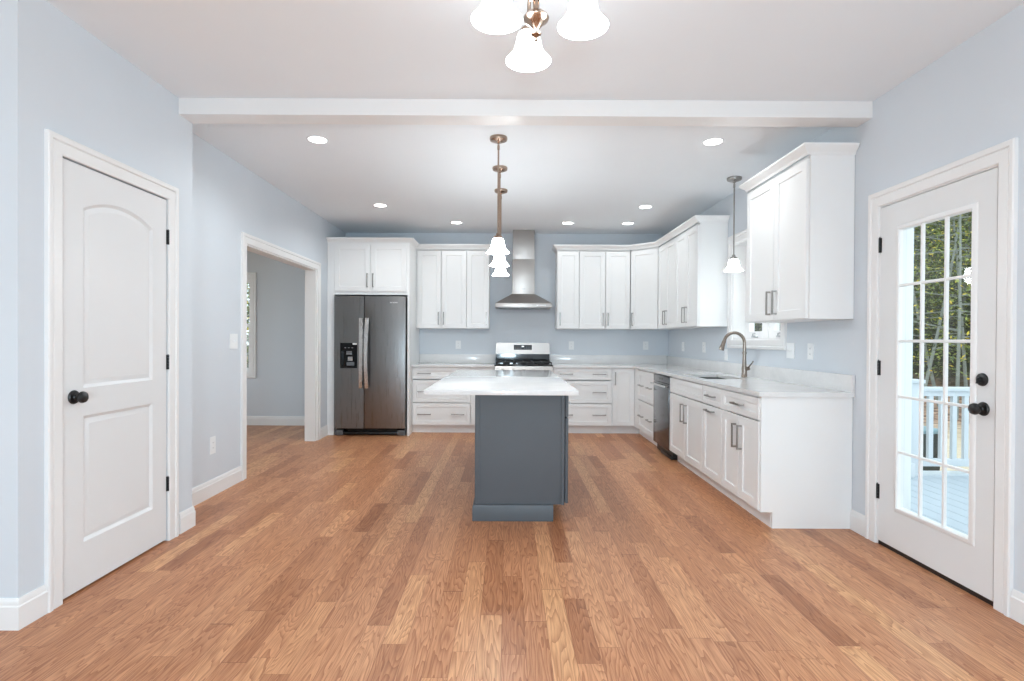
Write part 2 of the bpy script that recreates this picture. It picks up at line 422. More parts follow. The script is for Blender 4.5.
struct('wall_far_left', w, M['wall'])
w = MB().box(X_OUT, XRO, Y_NEAR - 0.12, Y_NEAR, 0, ZC)     # wall behind the camera; daylight enters by tall unseen openings added at the sides
struct('wall_rear', w, M['wall'])
w = MB()  # left wall near the camera; its big unseen opening is added for daylight
for b in ((Y_NEAR, -2.4, 0, ZC), (2.1, 2.345, 0, ZC), (-2.4, 2.1, 0, 0.1), (-2.4, 2.1, 2.5, ZC)): w.box(X_OUT - 0.12, X_OUT, *b)
struct('wall_front_left', w, M['wall'])
struct('ceiling_beam', MB().box(XL1, XR, 3.486, 3.639, 2.664, ZC), M['trim'])

# baseboards
BASE = [(0, 0), (0.015, 0), (0.015, 0.098), (0.011, 0.104), (0.011, 0.118), (0.005, 0.132), (0, 0.132)]
def baseboard(name, path, side):
    struct(name, MB().sweep(path, BASE, flat, side), M['trim'])
baseboard('baseboard_closet', [(X_OUT, 2.345), (XL1, 2.345), (XL1, 2.487)], -1)
baseboard('baseboard_closet_corner', [(XL1, 3.487), (XL1, 3.639), (XL2, 3.639)], -1)
baseboard('baseboard_left', [(XL2, 3.655), (XL2, 4.803)], -1)
baseboard('baseboard_left_rear', [(XL2, 6.812), (XL2, YF)], -1)
baseboard('baseboard_back', [(X_OUT, YB), (XL2 - 0.13, YB)], -1)
baseboard('baseboard_right', [(XR, 3.497), (XR, 3.653)], 1)
baseboard('baseboard_right_front', [(XR, Y_NEAR), (XR, 2.483)], 1)

# casings
CAS = [(0, 0), (0, 0.010), (0.006, 0.014), (0.052, 0.015), (0.058, 0.011), (0.064, 0.019), (0.083, 0.021), (0.09, 0.017), (0.09, 0)]
def jamb_path(a0, a1, z1, z0=0): return [(a0, z0), (a0, z1), (a1, z1), (a1, z0)]
def on_left(x): return lambda u, v, h: (x + h, u, v)
def on_right(x): return lambda u, v, h: (x - h, u, v)
def on_back(y): return lambda u, v, h: (u, y - h, v)
struct('trim_1', MB().sweep(jamb_path(D1['y0'] + 0.002, D1['y1'] - 0.002, D1['z1'] - 0.002), CAS, on_left(XL1), 1), M['trim'])
struct('trim_2', MB().sweep(jamb_path(D2['y0'], D2['y1'], D2['z1']), CAS, on_right(XR), 1), M['trim'])
t = MB().sweep(jamb_path(OP['y0'], OP['y1'], OP['z1']), CAS, on_left(XL2), 1)
t.sweep(jamb_path(OP['y0'], OP['y1'], OP['z1']), CAS, on_right(XL2 - 0.13), 1)
xo = XL2 - 0.13       # jamb lining of the cased opening
t.box(xo, XL2, OP['y0'], OP['y0'] + 0.012, 0, OP['z1']); t.box(xo, XL2, OP['y1'] - 0.045, OP['y1'], 0, OP['z1'])
t.box(xo, XL2, OP['y0'] + 0.012, OP['y1'] - 0.045, OP['z1'] - 0.012, OP['z1'])
struct('trim_3', t, M['trim'])

# ------------------------------------------------------------------ closet door
def molded_door(mb, x_face, sgn, y0, y1, z0, z1, th, panels):
    # panels: list of closed polygons (y,z) listed counter-clockwise; each gets a moulded recess with a raised field
    bm = mb.bm
    P = lambda y, z, d: (x_face - sgn * d, y, z)      # d = depth below the face
    outer = [(y0, z0), (y1, z0), (y1, z1), (y0, z1)]
    ov = [bm.verts.new(P(y, z, 0)) for y, z in outer]; bv = [bm.verts.new(P(y, z, th)) for y, z in outer]
    for i in range(4): mb._f([ov[i], ov[(i + 1) % 4], bv[(i + 1) % 4], bv[i]])
    mb._f(bv)
    edges = [bm.edges.get((ov[i], ov[(i + 1) % 4])) for i in range(4)]
    def inset(poly, d):
        n = len(poly); out = []
        for i in range(n):
            p, c, q = poly[i - 1], poly[i], poly[(i + 1) % n]
            a = ((c[0] - p[0]), (c[1] - p[1])); b = ((q[0] - c[0]), (q[1] - c[1]))
            la, lb = math.hypot(*a), math.hypot(*b)
            na, nb = (-a[1] / la, a[0] / la), (-b[1] / lb, b[0] / lb)
            m = (na[0] + nb[0], na[1] + nb[1]); l = math.hypot(*m); m = (m[0] / l, m[1] / l)
            k = d / max(0.3, m[0] * na[0] + m[1] * na[1])
            out.append((c[0] + m[0] * k, c[1] + m[1] * k))
        return out
    for poly in panels:
        rings = []
        for ins, dep in ((0, 0), (0.006, 0.004), (0.016, 0.011), (0.022, 0.011), (0.040, 0.003), (0.043, 0.003)):
            pl = inset(poly, ins) if ins else poly
            rings.append([bm.verts.new(P(y, z, dep)) for y, z in pl])
        n = len(poly)
        for A, B in zip(rings, rings[1:]):
            for i in range(n): mb._f([A[i], A[(i + 1) % n], B[(i + 1) % n], B[i]])
        mb._f(rings[-1])
        edges += [bm.edges.get((rings[0][i], rings[0][(i + 1) % n])) for i in range(n)]
    bmesh.ops.triangle_fill(bm, use_beauty=True, use_dissolve=False, edges=edges)
ARC = []
ya, yb_, zs, zt = 2.708, 3.238, 1.885, 1.952
hw = (yb_ - ya) / 2; sag = zt - zs; Rr = (hw * hw + sag * sag) / (2 * sag); yc = (ya + yb_) / 2
a0 = math.asin(hw / Rr)
for i in range(17):
    a = a0 - 2 * a0 * i / 16
    ARC.append((yc + Rr * math.sin(a), zt - Rr + Rr * math.cos(a)))
md = MB()
molded_door(md, XL1 - 0.002, 1, D1['y0'] + 0.006, D1['y1'] - 0.006, 0.012, D1['z1'] - 0.008, 0.035,
            [[(ya, 1.0), (yb_, 1.0)] + ARC, [(ya, 0.238), (yb_, 0.238), (yb_, 0.862), (ya, 0.862)]])
door1 = md.build('door_1', M['door'], kind='structure', origin=(XL1, 2.97, 0))
def knob(parent, x, y, z, sgn):
    k = MB().lathe([(0, 0), (0.033, 0), (0.034, 0.004), (0.030, 0.011), (0.014, 0.013), (0.011, 0.018), (0.012, 0.026), (0.021, 0.031),
                    (0.0275, 0.040), (0.0285, 0.047), (0.025, 0.056), (0.015, 0.061), (0, 0.063)], (x, y, z), 'X', 28, sgn)
    return k.build('door_knob', M['black'], parent)
knob(door1, XL1 - 0.002, 2.645, 0.961, 1)
def hinge(parent, x, y, z, sgn):
    h = MB()
    for k in range(5): h.lathe([(0, 0), (0.0065, 0), (0.0065, 0.0175), (0, 0.0175)], (x + sgn * 0.006, y, z - 0.045 + 0.018 * k), 'Z', 14)
    h.lathe([(0, 0), (0.004, 0.001), (0.004, 0.004), (0, 0.007)], (x + sgn * 0.006, y, z + 0.045), 'Z', 12)
    h.box(min(x, x + sgn * 0.003), max(x, x + sgn * 0.003), y - 0.013, y + 0.013, z - 0.045, z + 0.045)
    h.build('hinge', M['black'], parent)
for z in (1.865, 1.10, 0.352): hinge(door1, XL1 - 0.001, 3.376, z, 1)
box_obj('strike_plate', (XL1 - 0.03, XL1 - 0.0005, D1['y0'] + 0.001, D1['y0'] + 0.006, 0.935, 0.99), M['black'], door1)

# ------------------------------------------------------------------ glazed exterior door
dy0, dy1, dz0, dz1 = D2['y0'] + 0.012, D2['y1'] - 0.012, 0.025, D2['z1'] - 0.012
xd = XR - 0.002
gl = dict(y0=2.72, y1=3.222, z0=0.275, z1=1.905)
fr = dict(y0=2.69, y1=3.252, z0=0.243, z1=1.937)
md = MB()
def door_panel_with_hole(mb, x0, x1, o, h):
    mb.box(x0, x1, o[0], h[0], o[2], o[3]); mb.box(x0, x1, h[1], o[1], o[2], o[3])
    mb.box(x0, x1, h[0], h[1], o[2], h[2]); mb.box(x0, x1, h[0], h[1], h[3], o[3])
door_panel_with_hole(md, xd, xd + 0.044, (dy0, dy1, dz0, dz1), (gl['y0'] - 0.012, gl['y1'] + 0.012, gl['z0'] - 0.012, gl['z1'] + 0.012))
door2 = md.build('door_2', M['door'], kind='structure', origin=(XR, 2.99, 0))
lf = MB()
FP = [(0, 0), (0, 0.006), (0.005, 0.012), (0.020, 0.010), (0.030, 0.002), (0.030, -0.03), (0, -0.03)]
rect = [(gl['y0'], gl['z0']), (gl['y1'], gl['z0']), (gl['y1'], gl['z1']), (gl['y0'], gl['z1'])]
def frame_sweep(mb, r, prof, P):
    # closed rectangle frame with mitres: outward offsets
    (a0_, b0_), (a1_, b1_) = (min(p[0] for p in r), min(p[1] for p in r)), (max(p[0] for p in r), max(p[1] for p in r))
    rings = [[mb.bm.verts.new(P(a0_ - o, b0_ - o, h)), mb.bm.verts.new(P(a1_ + o, b0_ - o, h)), mb.bm.verts.new(P(a1_ + o, b1_ + o, h)), mb.bm.verts.new(P(a0_ - o, b1_ + o, h))] for o, h in prof]
    q = len(prof)
    for j in range(q):
        A, B = rings[j], rings[(j + 1) % q]
        for i in range(4): mb._f([A[i], A[(i + 1) % 4], B[(i + 1) % 4], B[i]])
frame_sweep(lf, rect, FP, on_right(xd))
lf.build('glazing_frame', M['trim'], door2)
mu = MB()
dw, dh = (gl['y1'] - gl['y0']) / 3, (gl['z1'] - gl['z0']) / 5
MP = [(-0.0085, -0.006), (-0.006, 0.004), (0.006, 0.004), (0.0085, -0.006), (0.0085, -0.011), (-0.0085, -0.011)]
for i in (1, 2): mu.sweep([(gl['y0'] + dw * i, gl['z0']), (gl['y0'] + dw * i, gl['z1'])], MP, on_right(xd), 1)
for j in (1, 2, 3, 4): mu.sweep([(gl['y0'], gl['z0'] + dh * j), (gl['y1'], gl['z0'] + dh * j)], MP, on_right(xd - 0.0005), 1)
mu.build('muntin_grid', M['trim'], door2)
box_obj('glass_pane', (xd + 0.0115, xd + 0.0165, gl['y0'] - 0.01, gl['y1'] + 0.01, gl['z0'] - 0.01, gl['z1'] + 0.01), M['glass'], door2)
knob(door2, xd, 2.648, 0.927, -1)
db = MB().lathe([(0, 0), (0.031, 0), (0.032, 0.003), (0.030, 0.009), (0.024, 0.012), (0, 0.012)], (xd, 2.655, 1.068), 'X', 28, -1)
db.lathe([(0, 0), (0.013, 0), (0.011, 0.010), (0, 0.011)], (xd - 0.011, 2.655, 1.068), 'X', 20, -1)
db.hexa([(xd - 0.018, 2.650, 1.052), (xd - 0.034, 2.652, 1.049), (xd - 0.034, 2.657, 1.049), (xd - 0.018, 2.660, 1.052),
         (xd - 0.018, 2.650, 1.080), (xd - 0.030, 2.652, 1.076), (xd - 0.030, 2.657, 1.076), (xd - 0.018, 2.660, 1.080)])
db.build('deadbolt', M['black'], door2)
for z in (1.842, 1.086, 0.325): hinge(door2, xd + 0.001, 3.396, z, -1)
j = MB()   # jamb lining and threshold of the door
j.box(xd + 0.002, XRO, D2['y0'], dy0 - 0.003, 0, D2['z1']); j.box(xd + 0.002, XRO, dy1 + 0.003, D2['y1'], 0, D2['z1'])
j.box(xd + 0.002, XRO, dy0 - 0.003, dy1 + 0.003, dz1 + 0.005, D2['z1'])
struct('trim_4', j, M['trim'])
box_obj('trim_5', (XR + 0.001, XRO + 0.04, dy0, dy1, 0.0, 0.022), M['black'], kind='structure')

# ------------------------------------------------------------------ sink window
xw = XR + 0.155
wf = MB().sweep(jamb_path(0, 0, 0), CAS, flat, 1) if False else MB()
frame_sweep(wf, [(W1['y0'], W1['z0']), (W1['y1'], W1['z1'])], CAS, on_right(XR))
door_panel_with_hole(wf, XR + 0.001, XRO, (W1['y0'] - 0.002, W1['y1'] + 0.002, W1['z0'] - 0.002, W1['z1'] + 0.002), (W1['y0'] + 0.014, W1['y1'] - 0.014, W1['z0'] + 0.014, W1['z1'] - 0.014))
win1 = wf.build('window_1', M['trim'], kind='structure', origin=(XR, 5.12, W1['z0']))
def sash(y0, y1, z0, z1, crank_y):
    s_ = MB(); door_panel_with_hole(s_, xw - 0.03, xw + 0.02, (y0, y1, z0, z1), (y0 + 0.10, y1 - 0.10, z0 + 0.065, z1 - 0.06))
    so = s_.build('sash', M['trim'], win1)
    box_obj('glass_pane', (xw - 0.004, xw + 0.002, y0 + 0.09, y1 - 0.09, z0 + 0.055, z1 - 0.05), M['glass'], so)
    c = MB(); c.box(xw - 0.055, xw - 0.03, crank_y - 0.05, crank_y + 0.05, z0 + 0.004, z0 + 0.022, bev=0.004)
    c.tube([(xw - 0.05, crank_y + 0.02, z0 + 0.022), (xw - 0.065, crank_y - 0.01, z0 + 0.04), (xw - 0.06, crank_y - 0.05, z0 + 0.045)], 0.006, 8)
    c.build('crank', M['slot'], so)
ym = (W1['y0'] + W1['y1']) / 2
sash(W1['y0'] + 0.015, ym - 0.02, W1['z0'] + 0.015, W1['z1'] - 0.015, ym - 0.25)
sash(ym + 0.02, W1['y1'] - 0.015, W1['z0'] + 0.015, W1['z1'] - 0.015, ym + 0.25)
box_obj('mullion', (xw - 0.04, xw + 0.04, ym - 0.02, ym + 0.02, W1['z0'] + 0.01, W1['z1'] - 0.01), M['trim'], win1)

# adjoining room window
wf = MB()
frame_sweep(wf, [(W2['x0'], W2['z0']), (W2['x1'], W2['z1'])], CAS, on_back(YB))
def ring_xz(mb, y0, y1, o, h):
    mb.box(o[0], h[0], y0, y1, o[2], o[3]); mb.box(h[1], o[1], y0, y1, o[2], o[3])
    mb.box(h[0], h[1], y0, y1, o[2], h[2]); mb.box(h[0], h[1], y0, y1, h[3], o[3])
ring_xz(wf, YB + 0.001, YB + 0.15, (W2['x0'] - 0.002, W2['x1'] + 0.002, W2['z0'] - 0.002, W2['z1'] + 0.002), (W2['x0'] + 0.012, W2['x1'] - 0.012, W2['z0'] + 0.012, W2['z1'] - 0.012))
win2 = wf.build('window_2', M['trim'], kind='structure', origin=(-4.16, YB, W2['z0']))
for (z0, z1, yy) in ((W2['z0'] + 0.013, 1.45, YB + 0.06), (1.42, W2['z1'] - 0.013, YB + 0.095)):
    s_ = MB(); ring_xz(s_, yy, yy + 0.03, (W2['x0'] + 0.013, W2['x1'] - 0.013, z0, z1), (W2['x0'] + 0.05, W2['x1'] - 0.05, z0 + 0.04, z1 - 0.035))
    so = s_.build('sash', M['trim'], win2)
    box_obj('glass_pane', (W2['x0'] + 0.04, W2['x1'] - 0.04, yy + 0.012, yy + 0.017, z0 + 0.03, z1 - 0.03), M['glass'], so)

# ------------------------------------------------------------------ cabinet helpers
# a face is given by an origin O (x,y), a unit direction U along the width and an outward normal Nn
class Face:
    def __init__(s, O, U, Nn): s.O, s.U, s.N = O, U, Nn
    def P(s, u, v, n): return (s.O[0] + s.U[0] * u + s.N[0] * n, s.O[1] + s.U[1] * u + s.N[1] * n, v)
BACK = lambda y: Face((0, y), (1, 0), (0, -1))          # u = x
RIGHT = lambda x: Face((x, 0), (0, 1), (-1, 0))         # u = y, facing -x
ISLE = lambda x: Face((x, 0), (0, 1), (1, 0))           # u = y, facing +x
def shaker(mb, F, u0, u1, v0, v1, rail=0.062, th=0.02, rec=0.009):
    bm = mb.bm
    def ring(i, n): return [bm.verts.new(F.P(*p, n)) for p in ((u0 + i, v0 + i), (u1 - i, v0 + i), (u1 - i, v1 - i), (u0 + i, v1 - i))]
    R = [ring(0, -th), ring(0, -0.0015), ring(0.0015, 0), ring(rail, 0), ring(rail + 0.004, -rec)]
    for A, B in zip(R, R[1:]):
        for i in range(4): mb._f([A[i], A[(i + 1) % 4], B[(i + 1) % 4], B[i]])
    mb._f(R[-1]); mb._f(R[0][::-1])
def pull(F, u, v, length, vertical, parent, m=None):
    h = MB(); n1, n0, t = 0.034, 0.024, 0.006; L2 = length / 2
    def bx(ua, ub, va, vb, na, nb):
        h.hexa([F.P(ua, va, na), F.P(ub, va, na), F.P(ub, va, nb), F.P(ua, va, nb), F.P(ua, vb, na), F.P(ub, vb, na), F.P(ub, vb, nb), F.P(ua, vb, nb)])
    if vertical:
        bx(u - t, u + t, v - L2, v + L2, n0, n1)
        for s_ in (-1, 1): bx(u - t, u + t, v + s_ * (L2 - 0.006) - 0.006, v + s_ * (L2 - 0.006) + 0.006, 0, n0)
    else:
        bx(u - L2, u + L2, v - t, v + t, n0, n1)
        for s_ in (-1, 1): bx(u + s_ * (L2 - 0.006) - 0.006, u + s_ * (L2 - 0.006) + 0.006, v - t, v + t, 0, n0)
    return h.build('handle', m or M['pull'], parent)
def front(name, F, u0, u1, v0, v1, parent, handles=(), m=None, rail=0.062):
    mb = MB(); shaker(mb, F, u0, u1, v0, v1, rail); d = mb.build(name, m or M['cab'], parent)
    for (u, v, l, vert) in handles: pull(F, u, v, l, vert, d)
    return d
def pbox(mb, F, u0, u1, v0, v1, n0, n1):
    mb.hexa([F.P(u0, v0, n0), F.P(u1, v0, n0), F.P(u1, v0, n1), F.P(u0, v0, n1), F.P(u0, v1, n0), F.P(u1, v1, n0), F.P(u1, v1, n1), F.P(u0, v1, n1)])
ZUB, ZUT, ZDB, ZDT = 1.398, 2.490, 1.404, 2.466
HU = (1.445 + 1.622) / 2
def hollow(F, u0, u1, v0, v1, depth):
    b = MB(); w_ = 0.016; nb, nf = -0.075, -0.021
    pbox(b, F, u0, u1, v0, v1, -depth, nb)
    pbox(b, F, u0, u0 + w_, v0, v1, nb, nf); pbox(b, F, u1 - w_, u1, v0, v1, nb, nf)
    pbox(b, F, u0 + w_, u1 - w_, v0, v0 + w_, nb, nf); pbox(b, F, u0 + w_, u1 - w_, v1 - w_, v1, nb, nf)
    return b
def wall_cabinet(label, F, u0, u1, depth, doors, group=None):
    # doors: (u0,u1,handle_u)
    c = F.P((u0 + u1) / 2, ZUB, -depth / 2)
    t = thing('wall_cabinet', label, 'cabinet', c)
    b = hollow(F, u0 + 0.0005, u1 - 0.0005, ZUB, ZUT, depth); b.build('carcass', M['cab'], t)
    for (a, e, hu) in doors: front('door', F, a, e, ZDB, ZDT, t, [(hu, HU, 0.178, True)])
    return t
CROWN = [(0, 0), (0.006, 0), (0.010, 0.012), (0.016, 0.022), (0.034, 0.034), (0.046, 0.048), (0.050, 0.052), (0.050, 0.064), (0, 0.064)]
def crown(path, side, name='crown_moulding', parent=None, **k):
    return MB().sweep(path, [(o, ZUT - 0.005 + h) for o, h in CROWN], flat, side).build(name, M['cab'], parent, **k)

# ------------------------------------------------------------------ refrigerator surround
F = BACK(YF)
t = thing('cabinet_surround', 'tall white cabinet with two short doors enclosing the refrigerator', 'cabinet', (-1.8, 7.5, 0))
box_obj('side_panel', (XL2 + 0.003, -2.246, YF, YB - 0.003, 0, ZUT), M['cab'], t)
box_obj('side_panel', (-1.300, -1.272, YF, YB - 0.003, 0, ZUT), M['cab'], t)
box_obj('carcass', (-2.246, -1.300, YF, YB - 0.003, 1.818, ZUT), M['cab'], t)
F0 = BACK(YF - 0.02)
front('door', F0, -2.236, -1.782, 1.862, 2.466, t, [(-1.812, 2.0, 0.178, True)])
front('door', F0, -1.770, -1.314, 1.862, 2.466, t, [(-1.740, 2.0, 0.178, True)])
crown([(XL2 + 0.003, YF), (-1.272, YF), (-1.272, YU - 0.046)], -1, parent=t)

# ------------------------------------------------------------------ refrigerator
t = thing('refrigerator', 'dark stainless side-by-side refrigerator with black ice and water dispenser', 'refrigerator', (-1.772, 7.45, 0))
fx0, fx1, fs, fyf = -2.228, -1.316, -1.842, 7.045
box_obj('body', (fx0 + 0.004, fx1 - 0.004, 7.12, YB - 0.03, 0.02, 1.785), M['fridge_side'], t, bev=0.004)
DX0, DX1, DZ0, DZ1 = -2.149, -1.932, 0.873, 1.195
d = MB()      # freezer door with a hole for the dispenser
yb2 = fyf + 0.06
ring_xz(d, fyf, yb2, (fx0, fs - 0.004, 0.098, 1.795), (DX0, DX1, DZ0, DZ1))
fd = d.build('freezer_door', M['fridge'], t)
gd = MB().box(fs + 0.004, fx1, fyf, yb2, 0.098, 1.795, bev=0.006).build('refrigerator_door', M['fridge'], t)
def arc_handle(x, parent, bow):
    pts = []; n = 14
    h = MB()
    prof = []
    for i in range(n + 1):
        k = i / n; z = 0.616 + (1.515 - 0.616) * k; o = 0.030 + 0.034 * math.sin(math.pi * k)
        prof.append((x + bow * 0.008 * math.sin(math.pi * k), fyf - o, z))
    vs = [[h.bm.verts.new((px + dx, py + dy, pz)) for dx, dy in ((-0.026, 0.006), (-0.021, -0.009), (0.021, -0.009), (0.026, 0.006))] for px, py, pz in prof]
    for A, B in zip(vs, vs[1:]):
        for i in range(4): h._f([A[i], A[(i + 1) % 4], B[(i + 1) % 4], B[i]])
    h._f(vs[0][::-1]); h._f(vs[-1])
    for z in (0.622, 1.487): h.box(x - 0.016, x + 0.016, fyf - 0.034, fyf + 0.001, z, z + 0.022)
    h.build('handle', M['handle_bright'], parent)
arc_handle(-1.880, fd, 1); arc_handle(-1.802, gd, -1)
dp = MB(); dp.box(DX0, DX1, fyf + 0.045, fyf + 0.058, DZ0, DZ1); ring_xz(dp, fyf - 0.004, fyf + 0.05, (DX0, DX1, DZ0, DZ1), (DX0 + 0.016, DX1 - 0.016, DZ0 + 0.03, DZ1 - 0.10))
dp.box(DX0 + 0.01, DX1 - 0.01, fyf - 0.003, fyf + 0.05, DZ1 - 0.105, DZ1 - 0.02)
do = dp.build('dispenser', M['black_gloss'], fd)
box_obj('brand_sticker', (-1.99, -1.935, fyf - 0.0055, fyf - 0.0035, 1.172, 1.192), M['silver_print'], do)
k = MB()
for i in range(2):
    for q in range(2): k.box(-2.078 + 0.036 * i, -2.046 + 0.036 * i, fyf + 0.02, fyf + 0.03, 1.045 + 0.024 * q, 1.066 + 0.024 * q)
k.build('ice_chute', M['ice_grey'], do)
box_obj('water_paddle', (-2.058, -1.998, fyf + 0.012, fyf + 0.028, 0.962, 1.018), M['ice_grey'], do, bev=0.004)
for i in range(3): box_obj('control_key', (-2.095 + 0.045 * i, -2.075 + 0.045 * i, fyf - 0.0045, fyf - 0.0025, 1.128, 1.138), M['grey_key'], do)
k = MB()
for i in range(5): k.box(-2.075 + 0.022 * i, -2.066 + 0.022 * i, fyf + 0.026, fyf + 0.032, 0.905, 0.945)
k.box(-2.075, -1.978, fyf + 0.030, fyf + 0.034, 0.900, 0.948)
k.build('drip_tray', M['grey_key'], do)
k = MB()
for i, w_ in enumerate((0.013, 0.008, 0.004, 0.008, 0.005, 0.008, 0.008, 0.008, 0.005)):
    x = -1.512 + 0.0112 * i; k.box(x, x + w_, fyf - 0.0015, fyf + 0.001, 1.708, 1.722)
k.build('brand_badge', M['silver_print'], gd)
g = MB(); g.box(fx0 + 0.02, fx1 - 0.02, 7.12, 7.15, 0.012, 0.09)
g.box(fx0 + 0.01, fx1 - 0.01, 7.085, 7.12, 0.012, 0.045, bev=0.004)
for i in range(6): g.box(-2.07 + 0.0 * i, -1.43, 7.10, 7.12, 0.05 + 0.006 * i, 0.053 + 0.006 * i)
g.build('toe_grille', M['black'], t)
for x in (fx0 + 0.005, fx1 - 0.105): box_obj('foot_cover', (x, x + 0.10, 7.075, 7.13, 0.004, 0.072), M['fridge_side'], t, bev=0.005)

# ------------------------------------------------------------------ wall cabinets
F = BACK(YU); dep = YB - YU - 0.003
wall_cabinet('white wall cabinet with two doors next to the refrigerator cabinet', F, -1.2715, -0.573, dep, [(-1.250, -0.925, -0.955), (-0.918, -0.577, -0.886)])
wall_cabinet('narrow white wall cabinet with one door left of the range hood', F, -0.572, -0.262, dep, [(-0.568, -0.268, -0.300)])
crown([(-1.2715, YU), (-0.262, YU), (-0.262, YB - 0.003)], -1, label='white crown moulding on the wall cabinets left of the range hood', cat='moulding')
wall_cabinet('narrow white wall cabinet with one door right of the range hood', F, 0.669, 0.976, dep, [(0.675, 0.971, 0.713)])
wall_cabinet('white back wall cabinet with two doors beside the angled corner cabinet', F, 0.977, 1.677, dep, [(0.981, 1.334, 1.304), (1.341, 1.672, 1.371)])
YD = 7.277
dx, dyy = XU - 1.678, YD - YU; dl = math.hypot(dx, dyy); dx /= dl; dyy /= dl
FD = Face((1.678, YU), (dx, dyy), (dyy, -dx))
t = thing('wall_cabinet', 'white angled corner wall cabinet with a single door', 'cabinet', (2.0, 7.6, ZUB))
b = MB(); nn = FD.N
q0 = (1.678, YU); q1 = (XU, YD); off = 0.021
b.prism([(1.678 - nn[0] * off + 0.0008, YU - nn[1] * off + 0.010), (XU - nn[0] * off - 0.009, YD - nn[1] * off + 0.001), (XR - 0.003, YD + 0.001), (XR - 0.003, YB - 0.003), (1.678, YB - 0.003)], flat, ZUB, ZUT)
b.build('carcass', M['cab'], t)
front('door', FD, 0.006, dl - 0.006, ZDB, ZDT, t, [(0.04, HU, 0.178, True)])
F = RIGHT(XU); dep = XR - XU - 0.003
wall_cabinet('white wall cabinet on the right wall with two doors touching the angled corner cabinet', F, 6.526, YD, dep, [(6.530, 6.905, 6.866), (6.911, YD - 0.006, 6.950)])
wall_cabinet('white wall cabinet on the right wall with two doors just past the sink window', F, 5.757, 6.525, dep, [(5.761, 6.140, 6.100), (6.146, 6.521, 6.186)])
crown([(0.669, YB - 0.003), (0.669, YU), (1.678, YU), (XU, YD), (XU, 5.757), (XR - 0.003, 5.757)], -1, label='white crown moulding on the corner wall cabinets right of the range hood', cat='moulding')
t = wall_cabinet('white wall cabinet with two doors nearest the glazed door', F, 3.653, 4.580, dep, [(3.668, 4.110, 4.066), (4.116, 4.576, 4.160)])
crown([(XR - 0.003, 4.580), (XU, 4.580), (XU, 3.653), (XR - 0.003, 3.653)], -1, parent=t)

# ------------------------------------------------------------------ base cabinets
ZB0, ZB1 = 0.108, 0.880
def base_cabinet(label, F, u0, u1, depth, toe_u=None, top=None):
    t = thing('base_cabinet', label, 'cabinet', F.P((u0 + u1) / 2, 0, -depth / 2))
    b = hollow(F, u0 + 0.0005, u1 - 0.0005, ZB0, top or ZB1, depth)
    if top:      # open top around the sink bowls
        pbox(b, F, u0 + 0.0005, u0 + 0.017, top, ZB1, -depth, -0.021); pbox(b, F, u1 - 0.017, u1 - 0.0005, top, ZB1, -depth, -0.021)
        pbox(b, F, u0 + 0.017, u1 - 0.017, ZB1 - 0.016, ZB1, -0.060, -0.021)
    b.build('carcass', M['cab'], t)
    a = toe_u or (u0, u1)
    b = MB(); pbox(b, F, a[0] + 0.0005, a[1] - 0.0005, 0, ZB0, -depth, -0.085); b.build('toe_kick', M['cab'], t)
    return t
F = BACK(YC); dep = YB - YC - 0.003
def drawers3(t, u0, u1, hs):
    for (v0, v1) in ((0.720, 0.876), (0.412, 0.706), (0.114, 0.402)):
        front('drawer', F, u0, u1, v0, v1, t, [(h, (v0 + v1) / 2 - 0.002, 0.176, False) for h in hs], rail=0.05)
t = base_cabinet('white base cabinet of three wide drawers beside the refrigerator', F, -1.2715, -0.490, dep); drawers3(t, -1.256, -0.497, (-1.103, -0.659))
t = base_cabinet('narrow white base cabinet between wide drawers and the left side of the range', F, -0.489, -0.182, dep)
front('door', F, -0.484, -0.187, 0.114, 0.876, t, [(-0.215, 0.74, 0.176, True)])
t = base_cabinet('white base cabinet of three wide drawers right of the range', F, 0.600, 1.380, dep); drawers3(t, 0.607, 1.369, (0.772, 1.210))
t = base_cabinet('white blind corner base cabinet with two narrow doors meeting at the inside corner', F, 1.381, XC, dep, (1.381, XC + 0.085))
b = MB(); b.box(XC + 0.0005, XR - 0.003, 7.066, YB - 0.003, ZB0, ZB1); b.build('carcass', M['cab'], t)
MB().box(XC + 0.085, XR - 0.003, 7.066, YC + 0.084, 0, ZB0).build('toe_kick', M['cab'], t)
front('door', F, 1.392, XC - 0.003, 0.114, 0.876, t, [(1.420, 0.74, 0.172, True)])
FR = RIGHT(XC); depr = XR - XC - 0.003
front('door', FR, 7.068, YC - 0.002, 0.114, 0.866, t, rail=0.05)
F = FR
t = base_cabinet('white base cabinet of two deep drawers between corner and dishwasher', F, 6.302, 7.065, depr)
for v0, v1 in ((0.497, 0.866), (0.114, 0.486)):
    front('drawer', F, 6.309, 7.061, v0, v1, t, [(6.875, v0 + 0.185, 0.18, False), (6.475, v0 + 0.185, 0.18, False)])
t = base_cabinet('white sink base cabinet with plain false drawer front and two doors', F, 4.733, 5.688, depr, None, 0.655)
front('false_drawer_front', F, 4.737, 5.684, 0.718, 0.866, t, rail=0.042)
front('door', F, 5.204, 5.684, 0.114, 0.708, t, [(5.248, 0.556, 0.176, True)])
front('door', F, 4.737, 5.198, 0.114, 0.708, t, [(5.148, 0.556, 0.176, True)])
t = base_cabinet('narrow white base cabinet with a drawer above a pull-out door', F, 4.303, 4.732, depr)
front('drawer', F, 4.307, 4.728, 0.718, 0.866, t, [(4.518, 0.792, 0.176, False)], rail=0.042)
front('door', F, 4.307, 4.728, 0.114, 0.708, t, [(4.54, 0.668, 0.176, False)])
t = base_cabinet('white base cabinet with drawer and two doors at the near end of the counter', F, 3.672, 4.302, depr)
front('drawer', F, 3.674, 4.298, 0.718, 0.866, t, [(3.986, 0.792, 0.176, False)], rail=0.042)
front('door', F, 3.989, 4.298, 0.114, 0.708, t, [(4.034, 0.556, 0.176, True)])
